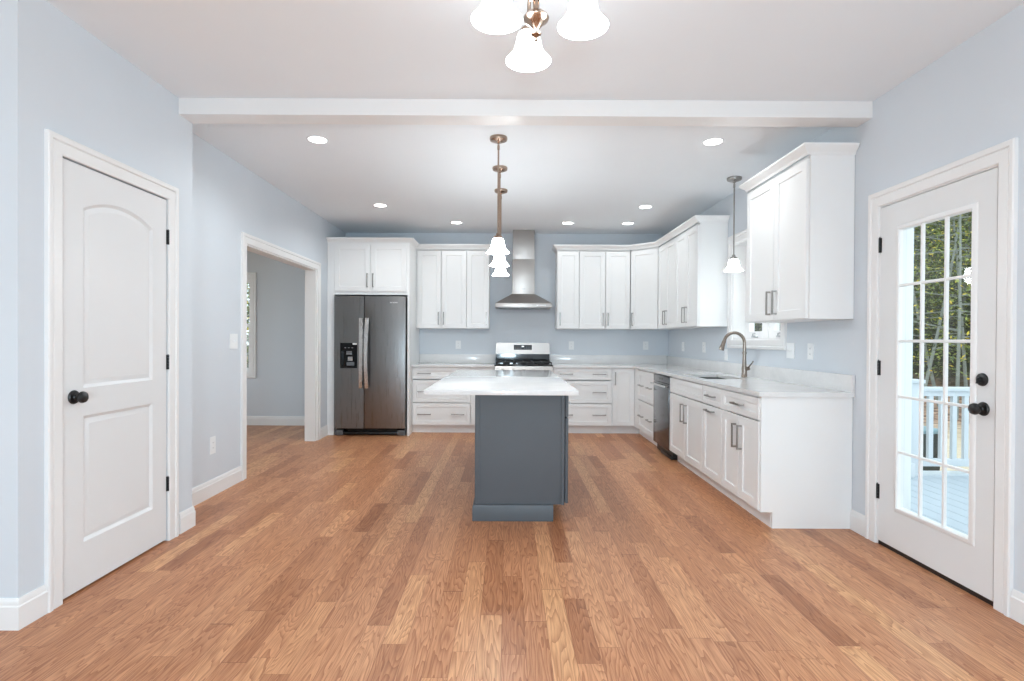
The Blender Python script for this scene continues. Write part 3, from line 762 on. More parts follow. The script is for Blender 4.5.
front('door', F, 3.674, 3.983, 0.114, 0.708, t, [(3.938, 0.556, 0.176, True)])
MB().prism([(XC + 0.010, ZB0), (XC + 0.088, ZB0), (XC + 0.088, 0), (XR - 0.003, 0), (XR - 0.003, ZB1), (XC + 0.010, ZB1)], lambda u, v, h: (u, h, v), 3.653, 3.6715).build('end_panel', M['cab'], t)

# ------------------------------------------------------------------ countertops
ZT0 = ZB1 + 0.0005
YE = YC - 0.030; XE = XC - 0.014
SK = dict(x0=1.762, x1=2.112, y0=4.86, y1=5.54)
t = thing('countertop', 'white quartz countertop running right of the range around the corner past the sink', 'countertop', (1.9, 5.6, ZT0))
c = MB()
for b in ((0.597, XE, YE, YB - 0.003), (XE, XR - 0.003, SK['y1'], YB - 0.003), (XE, SK['x0'], SK['y0'], SK['y1']), (SK['x1'], XR - 0.003, SK['y0'], SK['y1']), (XE, XR - 0.003, 3.630, SK['y0'])):
    c.box(b[0], b[1], b[2], b[3], ZT0, ZCT)
bmesh.ops.remove_doubles(c.bm, verts=c.bm.verts[:], dist=0.0002)
c.build('slab', M['quartz'], t)
c = MB(); c.box(0.597, XR - 0.023, YB - 0.022, YB - 0.003, ZCT, 1.033, bev=0.002); c.box(XR - 0.023, XR - 0.003, 3.630, YB - 0.003, ZCT, 1.025, bev=0.002)
c.build('backsplash', M['quartz'], t)
t = thing('countertop', 'short white quartz countertop between refrigerator cabinet and range', 'countertop', (-0.7, 7.55, ZT0))
box_obj('slab', (-1.2705, -0.180, YE, YB - 0.003, ZT0, ZCT), M['quartz'], t, bev=0.002)
box_obj('backsplash', (-1.2705, -0.180, YB - 0.022, YB - 0.003, ZCT, 1.033), M['quartz'], t, bev=0.002)

# ------------------------------------------------------------------ sink and faucet
s_ = MB()
def bowl(x0, x1, y0, y1):
    bm = s_.bm; zt = ZT0 - 0.001
    def ring(i, z): 
        pts = []
        r = 0.04
        for cx_, cy_, a_ in ((x1 - i - r, y1 - i - r, 0), (x0 + i + r, y1 - i - r, 90), (x0 + i + r, y0 + i + r, 180), (x1 - i - r, y0 + i + r, 270)):
            for q in range(5):
                a = math.radians(a_ + 22.5 * q); pts.append((cx_ + r * math.cos(a), cy_ + r * math.sin(a), z))
        return [bm.verts.new(p) for p in pts]
    R = [ring(-0.012, zt), ring(0, zt), ring(0.004, zt - 0.15), ring(0.03, zt - 0.19)]
    for A, B in zip(R, R[1:]):
        for i in range(20): s_._f([A[i], A[(i + 1) % 20], B[(i + 1) % 20], B[i]])
    s_._f(R[-1])
ymid = (SK['y0'] + SK['y1']) / 2
bowl(SK['x0'] - 0.004, SK['x1'] + 0.004, SK['y0'] - 0.004, ymid - 0.012)
bowl(SK['x0'] - 0.004, SK['x1'] + 0.004, ymid + 0.012, SK['y1'] + 0.004)
sk = s_.build('sink', M['sink'], label='stainless double bowl sink set under the quartz counter', cat='sink')
for yy in ((SK['y0'] + ymid) / 2, (SK['y1'] + ymid) / 2):
    MB().lathe([(0, 0), (0.03, 0), (0.042, 0.004), (0.044, 0.001)], (1.94, yy, ZT0 - 0.192), 'Z', 20).build('drain', M['handle_bright'], sk)
t = thing('faucet', 'brushed nickel gooseneck faucet with pull-down spray behind the sink', 'faucet', (2.195, 5.10, ZCT))
FX, FY = 2.195, 5.10
MB().lathe([(0, 0), (0.029, 0), (0.030, 0.004), (0.026, 0.010), (0.023, 0.05), (0.024, 0.085), (0.020, 0.11), (0.017, 0.16), (0.0155, 0.215), (0.020, 0.220), (0.020, 0.232), (0.0135, 0.237), (0, 0.238)], (FX, FY, ZCT), 'Z', 24).build('body', M['nickel'], t)
pts = [(FX, FY, 1.14)]
ra = 0.095
for i in range(15):
    a = math.radians(180 * i / 14 * 0.93); pts.append((FX - ra + ra * math.cos(a), FY, 1.228 + ra * math.sin(a)))
MB().tube(pts, 0.0145, 14).build('spout', M['nickel'], t)
p1 = Vector(pts[-1]); dv = (Vector(pts[-1]) - Vector(pts[-2])).normalized()
sp = MB().tube([p1 - dv * 0.005, p1 + dv * 0.012, p1 + dv * 0.04, p1 + dv * 0.075, p1 + dv * 0.092], [0.0145, 0.018, 0.018, 0.0235, 0.022], 16).build('spray_head', M['nickel'], t)
MB().tube([p1 + dv * 0.03 + Vector((0.015, 0, 0.006)), p1 + dv * 0.055 + Vector((0.0175, 0, 0.006))], 0.006, 8).build('spray_button', M['black'], sp)
lv = MB().tube([(FX + 0.01, FY, 0.985), (FX + 0.032, FY - 0.03, 0.995)], 0.017, 14)
lv.tube([(FX + 0.026, FY - 0.022, 1.000), (FX + 0.040, FY - 0.07, 1.045), (FX + 0.044, FY - 0.085, 1.062)], [0.007, 0.0055, 0.006], 10)
lv.build('lever', M['nickel'], t)

# ------------------------------------------------------------------ dishwasher
F = FR
t = thing('dishwasher', 'stainless dishwasher with bar handle set under the right counter', 'dishwasher', (2.0, 5.995, 0))
box_obj('body', (XC + 0.022, XR - 0.03, 5.694, 6.297, 0.10, 0.865), M['fridge_side'], t)
box_obj('door', (XC - 0.006, XC + 0.021, 5.694, 6.297, 0.100, 0.790), M['dishwasher'], t, bev=0.003)
cp = box_obj('control_panel', (XC - 0.006, XC + 0.021, 5.694, 6.297, 0.794, 0.866), M['dishwasher'], t, bev=0.003)
MB().box(XC - 0.0075, XC - 0.005, 5.93, 6.06, 0.822, 0.842).build('control_display', M['black_gloss'], cp)
h = MB().tube([(XC - 0.046, 5.73, 0.765), (XC - 0.046, 6.262, 0.765)], 0.011, 12)
for yy in (5.76, 6.232): h.tube([(XC - 0.046, yy, 0.765), (XC - 0.004, yy, 0.765)], 0.008, 10)
h.build('handle', M['handle_bright'], t)
k = MB(); k.box(XC + 0.04, XC + 0.10, 5.694, 6.297, 0.01, 0.098)
k.box(XC + 0.025, XC + 0.04, 5.70, 6.1, 0.005, 0.04, bev=0.004)
k.build('toe_grille', M['black'], t)

# ------------------------------------------------------------------ range
t = thing('range', 'stainless gas range with black cooktop grates below the hood', 'range', (0.21, 7.54, 0))
rx0, rx1, ryf = -0.174, 0.592, 7.215
box_obj('body', (rx0 + 0.002, rx1 - 0.002, ryf + 0.04, YB - 0.006, 0.02, 0.905), M['fridge_side'], t)
d = box_obj('oven_door', (rx0 + 0.004, rx1 - 0.004, ryf, ryf + 0.038, 0.26, 0.772), M['steel'], t, bev=0.004)
MB().box(rx0 + 0.12, rx1 - 0.12, ryf - 0.002, ryf + 0.004, 0.37, 0.63).build('oven_window', M['black_gloss'], d)
h = MB().tube([(rx0 + 0.05, ryf - 0.05, 0.715), (rx1 - 0.05, ryf - 0.05, 0.715)], 0.011, 12)
for x in (rx0 + 0.09, rx1 - 0.09): h.tube([(x, ryf - 0.05, 0.715), (x, ryf + 0.002, 0.715)], 0.008, 10)
h.build('handle', M['handle_bright'], d)
box_obj('warming_drawer', (rx0 + 0.004, rx1 - 0.004, ryf, ryf + 0.038, 0.07, 0.252), M['steel'], t, bev=0.004)
cp = MB().hexa([(rx0, ryf - 0.012, 0.778), (rx1, ryf - 0.012, 0.778), (rx1, ryf + 0.04, 0.778), (rx0, ryf + 0.04, 0.778),
                (rx0, ryf + 0.012, 0.898), (rx1, ryf + 0.012, 0.898), (rx1, ryf + 0.04, 0.898), (rx0, ryf + 0.04, 0.898)]).build('control_panel', M['steel'], t)
for i in range(5):
    x = rx0 + 0.11 + 0.1365 * i
    MB().lathe([(0, 0), (0.024, 0), (0.024, 0.006), (0.019, 0.010), (0.017, 0.034), (0.013, 0.038), (0, 0.038)], (x, ryf + 0.003, 0.846), 'Y', 20, -1).build('knob', M['steel'], cp)
ct = MB(); ct.box(rx0, rx1, ryf + 0.012, 7.80, 0.899, 0.918, bev=0.004); ct.build('cooktop', M['black_gloss'], t)
bu = [(-0.02, 7.37), (-0.02, 7.64), (0.21, 7.50), (0.44, 7.37), (0.44, 7.64)]
for x, y in bu:
    MB().lathe([(0, 0.026), (0.026, 0.026), (0.034, 0.021), (0.034, 0.016), (0.046, 0.014), (0.048, 0.0)], (x, y, 0.9175), 'Z', 22).build('burner', M['black_iron'], t)
for gx0, gx1 in ((rx0 + 0.012, 0.085), (0.089, 0.331), (0.335, rx1 - 0.012)):
    g = MB(); z0, z1 = 0.940, 0.953; gy0, gy1 = ryf + 0.03, 7.775; r_ = 0.006
    for yy in (gy0, (gy0 + gy1) / 2, gy1): g.box(gx0, gx1, yy - r_, yy + r_, z0, z1, bev=0.003)
    for xx in (gx0 + r_, (gx0 + gx1) / 2, gx1 - r_): g.box(xx - r_, xx + r_, gy0, gy1, z0, z1, bev=0.003)
    for yy in (gy0 + 0.12, gy1 - 0.12): g.box(gx0 + 0.03, gx1 - 0.03, yy - 0.005, yy + 0.005, z0, z1, bev=0.002)
    for xx in (gx0 + 0.008, gx1 - 0.008):
        for yy in (gy0, gy1): g.box(xx - 0.006, xx + 0.006, yy - 0.006, yy + 0.006, 0.918, z0)
    g.build('grate', M['black_iron'], t)
bgd = MB(); bgd.hexa([(rx0, 7.785, 1.045), (rx1, 7.785, 1.045), (rx1, YB - 0.006, 1.045), (rx0, YB - 0.006, 1.045), (rx0 + 0.004, 7.80, 1.202), (rx1 - 0.004, 7.80, 1.202), (rx1 - 0.004, YB - 0.006, 1.202), (rx0 + 0.004, YB - 0.006, 1.202)])
bgd = bgd.build('backguard', M['steel'], t)
box_obj('backguard_base', (rx0 + 0.004, rx1 - 0.004, 7.805, YB - 0.007, 0.905, 1.0445), M['black_gloss'], t)
dsp = MB().hexa([(0.083, 7.7885, 1.105), (0.338, 7.7885, 1.105), (0.338, 7.795, 1.105), (0.083, 7.795, 1.105), (0.083, 7.7945, 1.173), (0.338, 7.7945, 1.173), (0.338, 7.802, 1.173), (0.083, 7.802, 1.173)]).build('display', M['black_gloss'], bgd)
k = MB()
for i in range(9):
    if i == 4: continue
    for q in range(2): box_obj('control_key', (0.098 + 0.026 * i, 0.110 + 0.026 * i, 7.7865 + 0.002 * q, 7.795, 1.118 + 0.022 * q, 1.126 + 0.022 * q), M['grey_key'], dsp)
MB().box(0.194, 0.228, 7.789, 7.795, 1.144, 1.160).build('clock_readout', M['display'], dsp)

# ------------------------------------------------------------------ range hood
t = thing('range_hood', 'stainless chimney range hood on the back wall above the range', 'range hood', (0.207, 7.75, 1.68))
hx0, hx1, hy = -0.176, 0.590, 7.387
c = MB(); c.box(hx0, hx1, hy, YB - 0.004, 1.682, 1.740, bev=0.004)
c.hexa([(hx0 + 0.003, hy + 0.003, 1.739), (hx1 - 0.003, hy + 0.003, 1.739), (hx1 - 0.003, YB - 0.004, 1.739), (hx0 + 0.003, YB - 0.004, 1.739),
        (0.050, 7.600, 1.880), (0.370, 7.600, 1.880), (0.370, YB - 0.004, 1.880), (0.050, YB - 0.004, 1.880)])
cn = c.build('canopy', M['steel'], t)
MB().box(hx0 + 0.05, hx1 - 0.05, hy + 0.05, YB - 0.06, 1.678, 1.683).build('grease_filter', M['fridge'], t)
k = MB()
for i in range(5): k.lathe([(0, 0), (0.007, 0), (0.007, 0.003), (0, 0.003)], (0.385 + 0.028 * i, hy, 1.711), 'Y', 12, -1)
k.build('control_buttons', M['handle_bright'], cn)
box_obj('lower_chimney', (0.056, 0.364, 7.607, YB - 0.004, 1.878, 2.362), M['steel'], t, bev=0.003)
box_obj('upper_chimney', (0.060, 0.360, 7.611, YB - 0.004, 2.355, ZC - 0.001), M['steel'], t, bev=0.003)
k = MB()
for i in range(4): k.box(0.186 + 0.013 * i, 0.195 + 0.013 * i, 7.606, 7.608, 1.945, 1.955)
k.build('brand_badge', M['grey_key'], t)

# ------------------------------------------------------------------ island
t = thing('kitchen_island', 'charcoal grey kitchen island with white quartz top in the middle of the floor', 'island', (0.09, 4.9, 0))
ix0, ix1, iy0, iy1 = -0.217, 0.394, 3.792, 5.95
box_obj('carcass', (ix0, ix1, iy0 + 0.001, iy1, 0.110, 0.8795), M['grey'], t)
for a in (ix0, ix1 - 0.022): box_obj('corner_stile', (a, a + 0.022, iy0 - 0.008, iy0 + 0.001, 0.110, 0.8795), M['grey'], t)
for a in (iy0, (iy0 + iy1) / 2 - 0.025, iy1 - 0.05): box_obj('side_batten', (ix0 - 0.008, ix0, a, a + 0.05, 0.11, 0.8795), M['grey'], t)
pl = MB(); pl.box(ix0, 0.315, iy0, iy1, 0, 0.1095)
pl.sweep([(0.318, iy0 - 0.001), (ix0, iy0 - 0.001), (ix0, iy1)], [(0, 0), (0.022, 0), (0.022, 0.098), (0.017, 0.110), (0, 0.110)], flat, -1 if False else 1)
pl.build('plinth', M['grey'], t)
FI = ISLE(0.421)
n = 4; wv = (iy1 - iy0 - 0.012) / n
for i in range(n):
    a, e = iy0 + 0.008 + wv * i, iy0 + 0.004 + wv * (i + 1)
    if i in (0, 3):
        d = front('drawer', FI, a, e, 0.715, 0.862, t, [((a + e) / 2, 0.79, 0.176, False)], M['grey'], 0.045)
        front('door', FI, a, e, 0.118, 0.705, t, [((e - 0.05) if i == 0 else a + 0.05, 0.60, 0.176, True)], M['grey'])
    else:
        for v0, v1 in ((0.715, 0.862), (0.42, 0.705), (0.118, 0.41)):
            front('drawer', FI, a, e, v0, v1, t, [((a + e) / 2, (v0 + v1) / 2, 0.176, False)], M['grey'], 0.045)
it = box_obj('countertop', (-0.557, 0.469, 3.640, 6.080, 0.880, 0.912), M['quartz'], t, bev=0.002)

# ------------------------------------------------------------------ lights
def bulb_lamp(x, y, zb, watts):
    lamp('bulb_lamp', 'POINT', (x, y, zb - 0.012), watts, (0.89, 0.97, 1.02), shadow_soft_size=0.05)
SHADE = [(0.030, 0.118), (0.041, 0.110), (0.047, 0.095), (0.051, 0.075), (0.056, 0.052), (0.066, 0.030), (0.080, 0.013), (0.0905, 0.001), (0.0925, 0.0),
         (0.0895, 0.003), (0.078, 0.017), (0.063, 0.034), (0.053, 0.055), (0.048, 0.077), (0.044, 0.095), (0.038, 0.107), (0.028, 0.115)]
def shade(parent, x, y, z, k=1.0, m=None):
    return MB().lathe([(r * k, h * k) for r, h in SHADE], (x, y, z), 'Z', 36).build('glass_shade', m or M['shade'], parent)
def bulb(parent, x, y, z, m=None):
    return MB().lathe([(0, 0), (0.016, 0.004), (0.024, 0.018), (0.022, 0.034), (0.013, 0.052), (0.012, 0.075), (0, 0.075)], (x, y, z), 'Z', 20).build('bulb', m or M['shade'], parent)
def pendant(label, x, y, zb, group, m, sm=None):
    t = thing('pendant_light', label, 'pendant light', (x, y, ZC), group)
    MB().lathe([(0, 0), (0.066, 0), (0.067, -0.014), (0.063, -0.024), (0.046, -0.031), (0.018, -0.036), (0.013, -0.046), (0, -0.046)], (x, y, ZC), 'Z', 32).build('canopy', m, t)
    r = MB().tube([(x, y, zb + 0.14), (x, y, ZC - 0.04)], 0.0065, 12); r.lathe([(0.0095, 0), (0.0095, 0.03), (0, 0.03)], (x, y, ZC - 0.09), 'Z', 14)
    r.build('rod', m, t)
    MB().lathe([(0.034, 0.100), (0.035, 0.114), (0.030, 0.126), (0.018, 0.132), (0.012, 0.150), (0, 0.152)], (x, y, zb), 'Z', 28).build('socket_cap', m, t)
    shade(t, x, y, zb, 0.94, sm); bulb(t, x, y, zb + 0.025, sm)
    return t
ZP = 1.900
p0 = pendant('nickel pendant with white bell shade over the island, nearest of the row of three', -0.079, 4.14, ZP, 'pendants over the island', M['bronze_nickel'])
for lab, y in (('nickel pendant with white bell shade, the middle of three over the island', 4.862), ('nickel pendant with white bell shade over the island, the one closest to the hood', 5.588)):
    c = copy_tree(p0); c.location = (-0.079, y, ZC); c['label'] = lab
pendant('single nickel pendant with white bell shade over the sink', 2.100, 5.13, ZP, None, M['pull'], M['shade_soft'])
for y in (4.14, 4.862, 5.588): bulb_lamp(-0.079, y, ZP, 4.0)
bulb_lamp(2.100, 5.13, ZP, 1.0)
t = thing('chandelier', 'brushed nickel three light chandelier with white bell shades in front of the ceiling beam', 'chandelier', (0.103, 2.05, ZC))
hx, hy2 = 0.098, 2.05
m = M['bronze_nickel']
MB().lathe([(0, 0), (0.075, 0), (0.076, -0.008), (0.066, -0.022), (0.030, -0.034), (0.012, -0.040), (0, -0.040)], (hx, hy2, ZC), 'Z', 36).build('canopy', m, t)
b = MB().lathe([(0, 2.358), (0.008, 2.360), (0.010, 2.366), (0.006, 2.372), (0.018, 2.380), (0.020, 2.386), (0.008, 2.392), (0.011, 2.402), (0.030, 2.424), (0.044, 2.434),
                (0.048, 2.442), (0.044, 2.450), (0.040, 2.454), (0.030, 2.464), (0.012, 2.470), (0, 2.472)], (hx, hy2, 0), 'Z', 36)
b.lathe([(0.012, 2.466), (0.012, 2.616), (0.020, 2.626), (0.020, 2.646), (0.008, 2.656), (0.008, ZC - 0.03)], (hx, hy2, 0), 'Z', 20)
b.build('column', m, t)
for k in range(3):
    a = math.radians(97 + 120 * k); ux, uy = math.cos(a), math.sin(a)
    zb = 2.374
    rr = [(0.022, 2.502), (0.028, 2.592), (0.045, 2.637), (0.085, 2.657), (0.130, 2.642), (0.165, 2.597), (0.177, 2.552), (0.179, 2.507)]
    ar = MB().tube([(hx + ux * r, hy2 + uy * r, z) for r, z in rr], 0.0075, 12).build('arm', m, t)
    sx, sy = hx + ux * 0.179, hy2 + uy * 0.179
    MB().lathe([(0.034, 0.108), (0.036, 0.118), (0.030, 0.130), (0.016, 0.138), (0.010, 0.152), (0, 0.153)], (sx, sy, zb), 'Z', 28).build('socket_cap', m, t)
    bulb_lamp(sx, sy, zb, 1.5); shade(t, sx, sy, zb, 0.985, M['shade_soft']); bulb(t, sx, sy, zb + 0.025, M['shade_soft'])

def downlight(label, x, y):
    t = thing('recessed_light', label, 'ceiling light', (x, y, ZC), 'recessed lights in the kitchen ceiling')
    MB().lathe([(0.066, -0.004), (0.074, -0.006), (0.082, -0.003), (0.084, 0.0), (0.062, 0.0)], (x, y, ZC), 'Z', 36).build('trim_ring', M['ceiling'], t)
    MB().lathe([(0, -0.0045), (0.0665, -0.0045), (0.0665, -0.001), (0, -0.001)], (x, y, ZC), 'Z', 36).build('lens', M['downlight'], t)
    return t
CANS = [(-1.459, 4.20, 'lit recessed ceiling light just behind the beam on the side of the refrigerator'), (-1.459, 6.252, 'lit recessed ceiling light above the floor before the refrigerator'),
        (-0.677, 7.15, 'lit recessed ceiling light before the wall cabinets left of the hood'), (0.770, 7.15, 'lit recessed ceiling light before the narrow wall cabinet right of the hood'),
        (1.552, 7.15, 'lit recessed ceiling light before the angled corner cabinet'), (1.552, 6.252, 'lit recessed ceiling light above the floor near the dishwasher'),
        (1.555, 4.20, 'lit recessed ceiling light just behind the beam on the sink side')]
d0 = downlight(CANS[0][2], CANS[0][0], CANS[0][1])
for i, (x, y, lab) in enumerate(CANS):
    if i: c = copy_tree(d0); c.location = (x, y, ZC); c['label'] = lab
    lamp('recessed_lamp', 'AREA', (x, y, ZC - 0.012), 1.3 if y > 7 else (5.5 if x < 0 else (1.8 if y > 5 else 3.2)), (0.90, 0.97, 1.0), shape='DISK', size=0.13, spread=math.radians(150))

# ------------------------------------------------------------------ switches and outlets
def outlet_mesh(F, u, v, w_, h_, kind, parent):
    pt = MB(); pbox(pt, F, u - w_ / 2, u + w_ / 2, v - h_ / 2, v + h_ / 2, 0.0005, 0.006); pt.build('cover_plate', M['plastic'], parent)
    q = MB()
    if kind == 'outlet':
        for s_ in (-1, 1):
            pbox(q, F, u - 0.017, u + 0.017, v + s_ * 0.021 - 0.014, v + s_ * 0.021 + 0.014, 0.006, 0.0085)
        q.build('socket', M['plastic'], parent)
        q = MB()
        for s_ in (-1, 1):
            for k in (-0.006, 0.006): pbox(q, F, u + k - 0.0012, u + k + 0.0012, v + s_ * 0.021 - 0.005, v + s_ * 0.021 + 0.006, 0.0085, 0.0089)
        q.build('slots', M['grey_key'], parent)
    else:
        n_ = kind; 
        for i in range(n_):
            c = u + (i - (n_ - 1) / 2) * 0.046
            q = MB(); pbox(q, F, c - 0.005, c + 0.005, v - 0.012, v + 0.012, 0.006, 0.0075); pbox(q, F, c - 0.004, c + 0.004, v - 0.002, v + 0.010, 0.0075, 0.014)
            q.build('toggle', M['plastic'], parent)
FW = {'back': BACK(YB), 'right': RIGHT(XR), 'left': Face((XL2, 0), (0, 1), (1, 0))}
def plate(name, label, wl, u, v, w_, h_, kind):
    t = thing(name, label, 'switch' if kind != 'outlet' else 'outlet', FW[wl].P(u, v, 0)); outlet_mesh(FW[wl], u, v, w_, h_, kind, t)
plate('wall_outlet', 'white wall outlet under the wall cabinets left of the range', 'back', -0.714, 1.170, 0.074, 0.118, 'outlet')
plate('wall_outlet', 'white wall outlet on the back wall just right of the range', 'back', 0.909, 1.169, 0.074, 0.118, 'outlet')
plate('wall_outlet', 'white wall outlet on the back wall near the inside corner', 'back', 1.975, 1.172, 0.076, 0.118, 'outlet')
plate('wall_outlet', 'white outlet on the right wall closest to the inside corner', 'right', 7.20, 1.168, 0.10, 0.120, 'outlet')
plate('wall_outlet', 'white outlet on the right wall midway between corner and sink window', 'right', 6.43, 1.170, 0.10, 0.120, 'outlet')
plate('wall_switch', 'small white switch below the far corner of the sink window', 'right', 5.78, 1.10, 0.074, 0.118, 1)
plate('wall_switch', 'double white switch plate on the right wall next to the sink window', 'right', 4.462, 1.171, 0.122, 0.124, 2)
plate('wall_outlet', 'white outlet on the right wall below the wall cabinet nearest the glazed door', 'right', 4.167, 1.171, 0.078, 0.122, 'outlet')
plate('wall_switch', 'white double switch plate on the left wall beside the cased opening', 'left', 4.677, 1.222, 0.130, 0.128, 2)
plate('wall_outlet', 'white outlet low on the left wall above the baseboard', 'left', 4.347, 0.40, 0.080, 0.135, 'outlet')

# ------------------------------------------------------------------ outside: deck, railing, ground, trees
def ground_z(x, y):
    t_ = 0.61 * x + 0.79 * y
    if t_ < 14: z = -0.6
    elif t_ < 20.5: z = -0.6 + (t_ - 14) * 0.10
    else: z = 0.05 + (t_ - 20.5) * 0.42
    return z
g = MB(); nx, ny = 44, 44; gx0, gx1, gy0, gy1 = -26, 40, -6, 44
vs = [[g.bm.verts.new((gx0 + (gx1 - gx0) * i / nx, gy0 + (gy1 - gy0) * j_ / ny, 0)) for j_ in range(ny + 1)] for i in range(nx + 1)]
for r_ in vs:
    for v in r_: v.co.z = ground_z(v.co.x, v.co.y) + random.uniform(-0.05, 0.05) * (1 if ground_z(v.co.x, v.co.y) > -0.5 else 0.3)
for i in range(nx):
    for j_ in range(ny): g._f([vs[i][j_], vs[i + 1][j_], vs[i + 1][j_ + 1], vs[i][j_ + 1]])
g.build('ground', M['ground'], kind='structure')
ZD = -0.08; XDK = 6.6; YDK = 5.55
d = MB(); bw = 0.14; x = XRO + 0.005
while x < XDK: d.box(x, x + bw - 0.006, -2.0, YDK, ZD - 0.035, ZD); x += bw
d.box(XRO, XDK, YDK - 0.03, YDK + 0.012, ZD - 0.20, ZD - 0.036)
d.box(XRO, XDK, -2.0, -1.9, ZD - 0.20, ZD - 0.036)
d.build('deck', M['deck'], kind='structure')
MB().box(XRO, XDK, YDK - 0.10, YDK + 0.035, ZD + 0.0005, ZD + 0.018).build('trim_6', M['rail'], kind='structure')
t = thing('deck_railing', 'white porch railing with square balusters beyond the glazed door', 'railing', (5.3, YDK, ZD))
YR = YDK - 0.03; ZRT = 0.795
box_obj('top_rail', (4.13, XDK, YR - 0.045, YR + 0.045, ZRT - 0.04, ZRT), M['rail'], t, bev=0.004)
box_obj('top_rail', (4.13, XDK, YR - 0.02, YR + 0.02, ZRT - 0.09, ZRT - 0.0405), M['rail'], t)
box_obj('bottom_rail', (4.13, XDK, YR - 0.022, YR + 0.022, 0.0, 0.075), M['rail'], t, bev=0.003)
x = 4.245
while x < XDK - 0.05:
    box_obj('baluster', (x - 0.022, x + 0.022, YR - 0.018, YR + 0.018, 0.0755, ZRT - 0.0905), M['rail'], t); x += 0.1185
t = thing('porch_column', 'square white porch column standing at the deck edge', 'column', (3.93, 5.42, ZD))
MB().box(3.865, 3.95, 5.36, 5.46, ZD + 0.001, 3.0, bev=0.004).build('shaft', M['rail'], t)
MB().box(3.86, 3.977, 5.348, 5.472, ZD + 0.0005, ZD + 0.14, bev=0.006).build('base', M['rail'], t)
t = thing('newel_post', 'short white newel post with flat cap next to the porch column', 'post', (4.06, 5.50, ZD))
MB().box(4.012, 4.125, 5.46, 5.57, ZD + 0.001, 0.835, bev=0.004).build('shaft', M['rail'], t)
MB().box(3.995, 4.142, 5.443, 5.587, 0.8355, 0.872, bev=0.006).build('cap', M['rail'], t)
t = thing('wheeled_bin', 'dark green wheeled bin standing on the sand behind the railing', 'bin', (5.24, 7.1, -0.6))
MB().hexa([(5.07, 6.88, -0.56), (5.40, 6.88, -0.56), (5.40, 7.26, -0.56), (5.07, 7.26, -0.56), (5.03, 6.84, 0.10), (5.44, 6.84, 0.10), (5.44, 7.32, 0.10), (5.03, 7.32, 0.10)]).build('body', M['bin'], t)
MB().box(5.015, 5.455, 6.82, 7.35, 0.1005, 0.15, bev=0.012).build('lid', M['bin_lid'], t)
for x in (5.09, 5.38): MB().lathe([(0, -0.02), (0.09, -0.02), (0.10, -0.012), (0.10, 0.012), (0.09, 0.02), (0, 0.02)], (x, 7.29, -0.5), 'X', 20).build('wheel', M['black'], t)

def leaf_cloud(mb, center, rad, n, size):
    for _ in range(n):
        while True:
            p = Vector((random.uniform(-1, 1), random.uniform(-1, 1), random.uniform(-1, 1)))
            if 0.15 < p.length < 1: break
        p = Vector(center) + Vector((p.x * rad[0], p.y * rad[1], p.z * rad[2]))
        a = Vector((random.gauss(0, 1), random.gauss(0, 1), random.gauss(0, 0.5))).normalized()
        b_ = a.cross(Vector((random.gauss(0, 0.5), random.gauss(0, 0.5), 1))).normalized()
        s_ = size * random.uniform(0.6, 1.3)
        pts = [p - a * s_, p + b_ * s_ * 0.45, p + a * s_, p - b_ * s_ * 0.45]
        r = random.random(); mb.mi = 0 if r < 0.46 else (1 if r < 0.93 else 2)
        mb._f([mb.bm.verts.new(q) for q in pts])
LEAVES = [M['leaf_a'], M['leaf_b'], M['leaf_c']]
def tree(label, x, y, h, rad, lean, n, size, crown_z, crown_r, group='trees on the slope behind the house'):
    z = ground_z(x, y) - 0.1
    t = thing('tree', label, 'tree', (x, y, z + 0.1), group)
    tr = MB(); top = Vector((x + lean[0], y + lean[1], z + h))
    pts = []; R = []
    for i in range(9):
        k = i / 8; pts.append(Vector((x, y, z)).lerp(top, k) + Vector((math.sin(k * 5 + x) * 0.06, math.cos(k * 4 + y) * 0.06, 0))); R.append(rad * (1 - 0.75 * k))
    tr.tube(pts, R, 9); tr.build('trunk', M['bark'], t)
    bsum = MB()
    for i in range(26):
        k = random.uniform(0.15, 0.95); p = Vector((x, y, z)).lerp(top, k); a = random.uniform(0, 6.28); l_ = random.uniform(0.8, 2.2)
        q = p + Vector((math.cos(a) * l_ * 0.5, math.sin(a) * l_ * 0.5, random.uniform(-0.1, 0.35))); r_ = q + Vector((math.cos(a + 0.4) * l_ * 0.6, math.sin(a + 0.4) * l_ * 0.6, random.uniform(-0.2, 0.3)))
        bsum.tube([p, q, r_], [rad * 0.22, rad * 0.15, rad * 0.05], 5)
    bsum.build('branches', M['twig'], t)
    lf_ = MB()
    for i in range(9):
        k = i / 9.0
        c_ = Vector((x, y, z)).lerp(top, 0.5) + Vector((random.uniform(-1, 1) * crown_r, random.uniform(-1, 1) * crown_r, 0)); c_.z = z + crown_z[0] + (crown_z[1] - crown_z[0]) * k
        leaf_cloud(lf_, c_, (crown_r, crown_r, (crown_z[1] - crown_z[0]) / 7), n // 9, size)
    lf_.build('foliage', LEAVES, t, recalc=False, smooth=False)
LAB = 'slim grey tree with green and yellow leaves on the wooded slope'
spots = []
for (tt, off) in ((19.5, -3), (19.8, 1.5), (20.3, 5.5), (20.8, -7), (22, -1), (22.3, 3.5), (22.8, 8), (24.5, -5), (24.8, 0.8), (25.2, 5.6), (27.5, -3), (27.5, 3), (27.8, 8.5), (23, -10), (29, -8)):
    x = 0.61 * tt + 0.79 * off; y = 0.79 * tt - 0.61 * off; spots.append((x, y))
for i, (x, y) in enumerate(spots):
    tree(LAB, x, y, random.uniform(7.5, 10.5), random.uniform(0.07, 0.13), (random.uniform(-0.7, 0.7), random.uniform(-0.5, 0.5)), 7000, 0.06, (1.0, 8.5), 1.8)
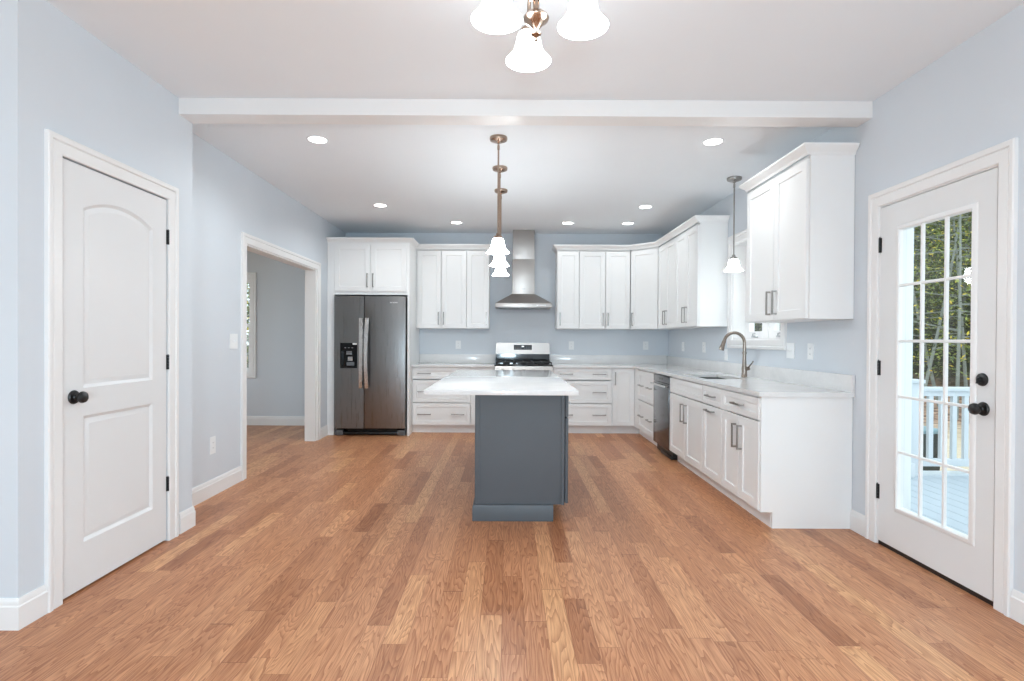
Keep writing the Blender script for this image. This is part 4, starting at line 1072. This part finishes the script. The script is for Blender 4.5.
for i, (x, y) in enumerate(((-9.5, 18.0), (-6.6, 14.0), (-12.0, 22.5), (-8.6, 14.6))):
    tree('leafy tree outside the window of the adjoining room', x, y, 8.0, 0.12, (0.3, 0.2), 5000, 0.09, (0.6, 7.5), 1.8, 'trees seen through the left room window')

def sapling(label, x, y, h, lean, bends, seed):
    rs = random.Random(seed)
    z = ground_z(x, y) - 0.1
    t = thing('sapling', label, 'tree', (x, y, z + 0.1), None)
    pts = [Vector((x + lean[0] * k + bends * math.sin(3 * k), y + lean[1] * k, z + h * k)) for k in [i / 9 for i in range(10)]]
    MB().tube(pts, [0.04 - 0.028 * i / 9 for i in range(10)], 9).build('trunk', M['birch'], t)
    for i in range(12):
        k = rs.uniform(0.25, 0.95); p = pts[int(k * 9)].lerp(pts[int(k * 9) + 1], k * 9 % 1)
        a = rs.uniform(-0.5, 0.5) + (0 if rs.random() < 0.5 else math.pi) - 0.66; l_ = rs.uniform(1.2, 2.6)
        q = p + Vector((math.cos(a), math.sin(a), rs.uniform(-0.1, 0.3))) * l_ * 0.5; r_ = q + Vector((math.cos(a), math.sin(a), rs.uniform(-0.4, 0.35))) * l_ * 0.5
        MB().tube([p, q, r_], [0.015, 0.011, 0.006], 6).build('branch', M['birch'], t)
    lf_ = MB(); st = random.getstate(); random.seed(seed)
    for i in range(8):
        c_ = pts[2 + i]; leaf_cloud(lf_, c_, (1.0, 1.0, 0.5), 150, 0.05)
    random.setstate(st)
    lf_.build('foliage', LEAVES, t, recalc=False, smooth=False)
def at(px, D): return ((px - 508) / 549.6 * D, D)
for lab, px, D, h, lean, b, sd in (('pale leaning sapling seen through the left column of door panes', 918, 12.6, 6.2, (1.3, 0.2), 0.10, 3), ('pale slender sapling with long bare branches seen through the middle door panes', 941, 13.2, 6.6, (-1.0, 0.3), -0.15, 5),
                              ('pale sapling seen through the right column of door panes', 957, 12.2, 6.4, (0.15, 0.2), 0.06, 8), ('thin pale sapling nearest the deadbolt side of the door panes', 968, 13.0, 6.0, (-0.3, 0.3), 0.05, 11)):
    x, y = at(px, D); sapling(lab, x, y, h, lean, b, sd)
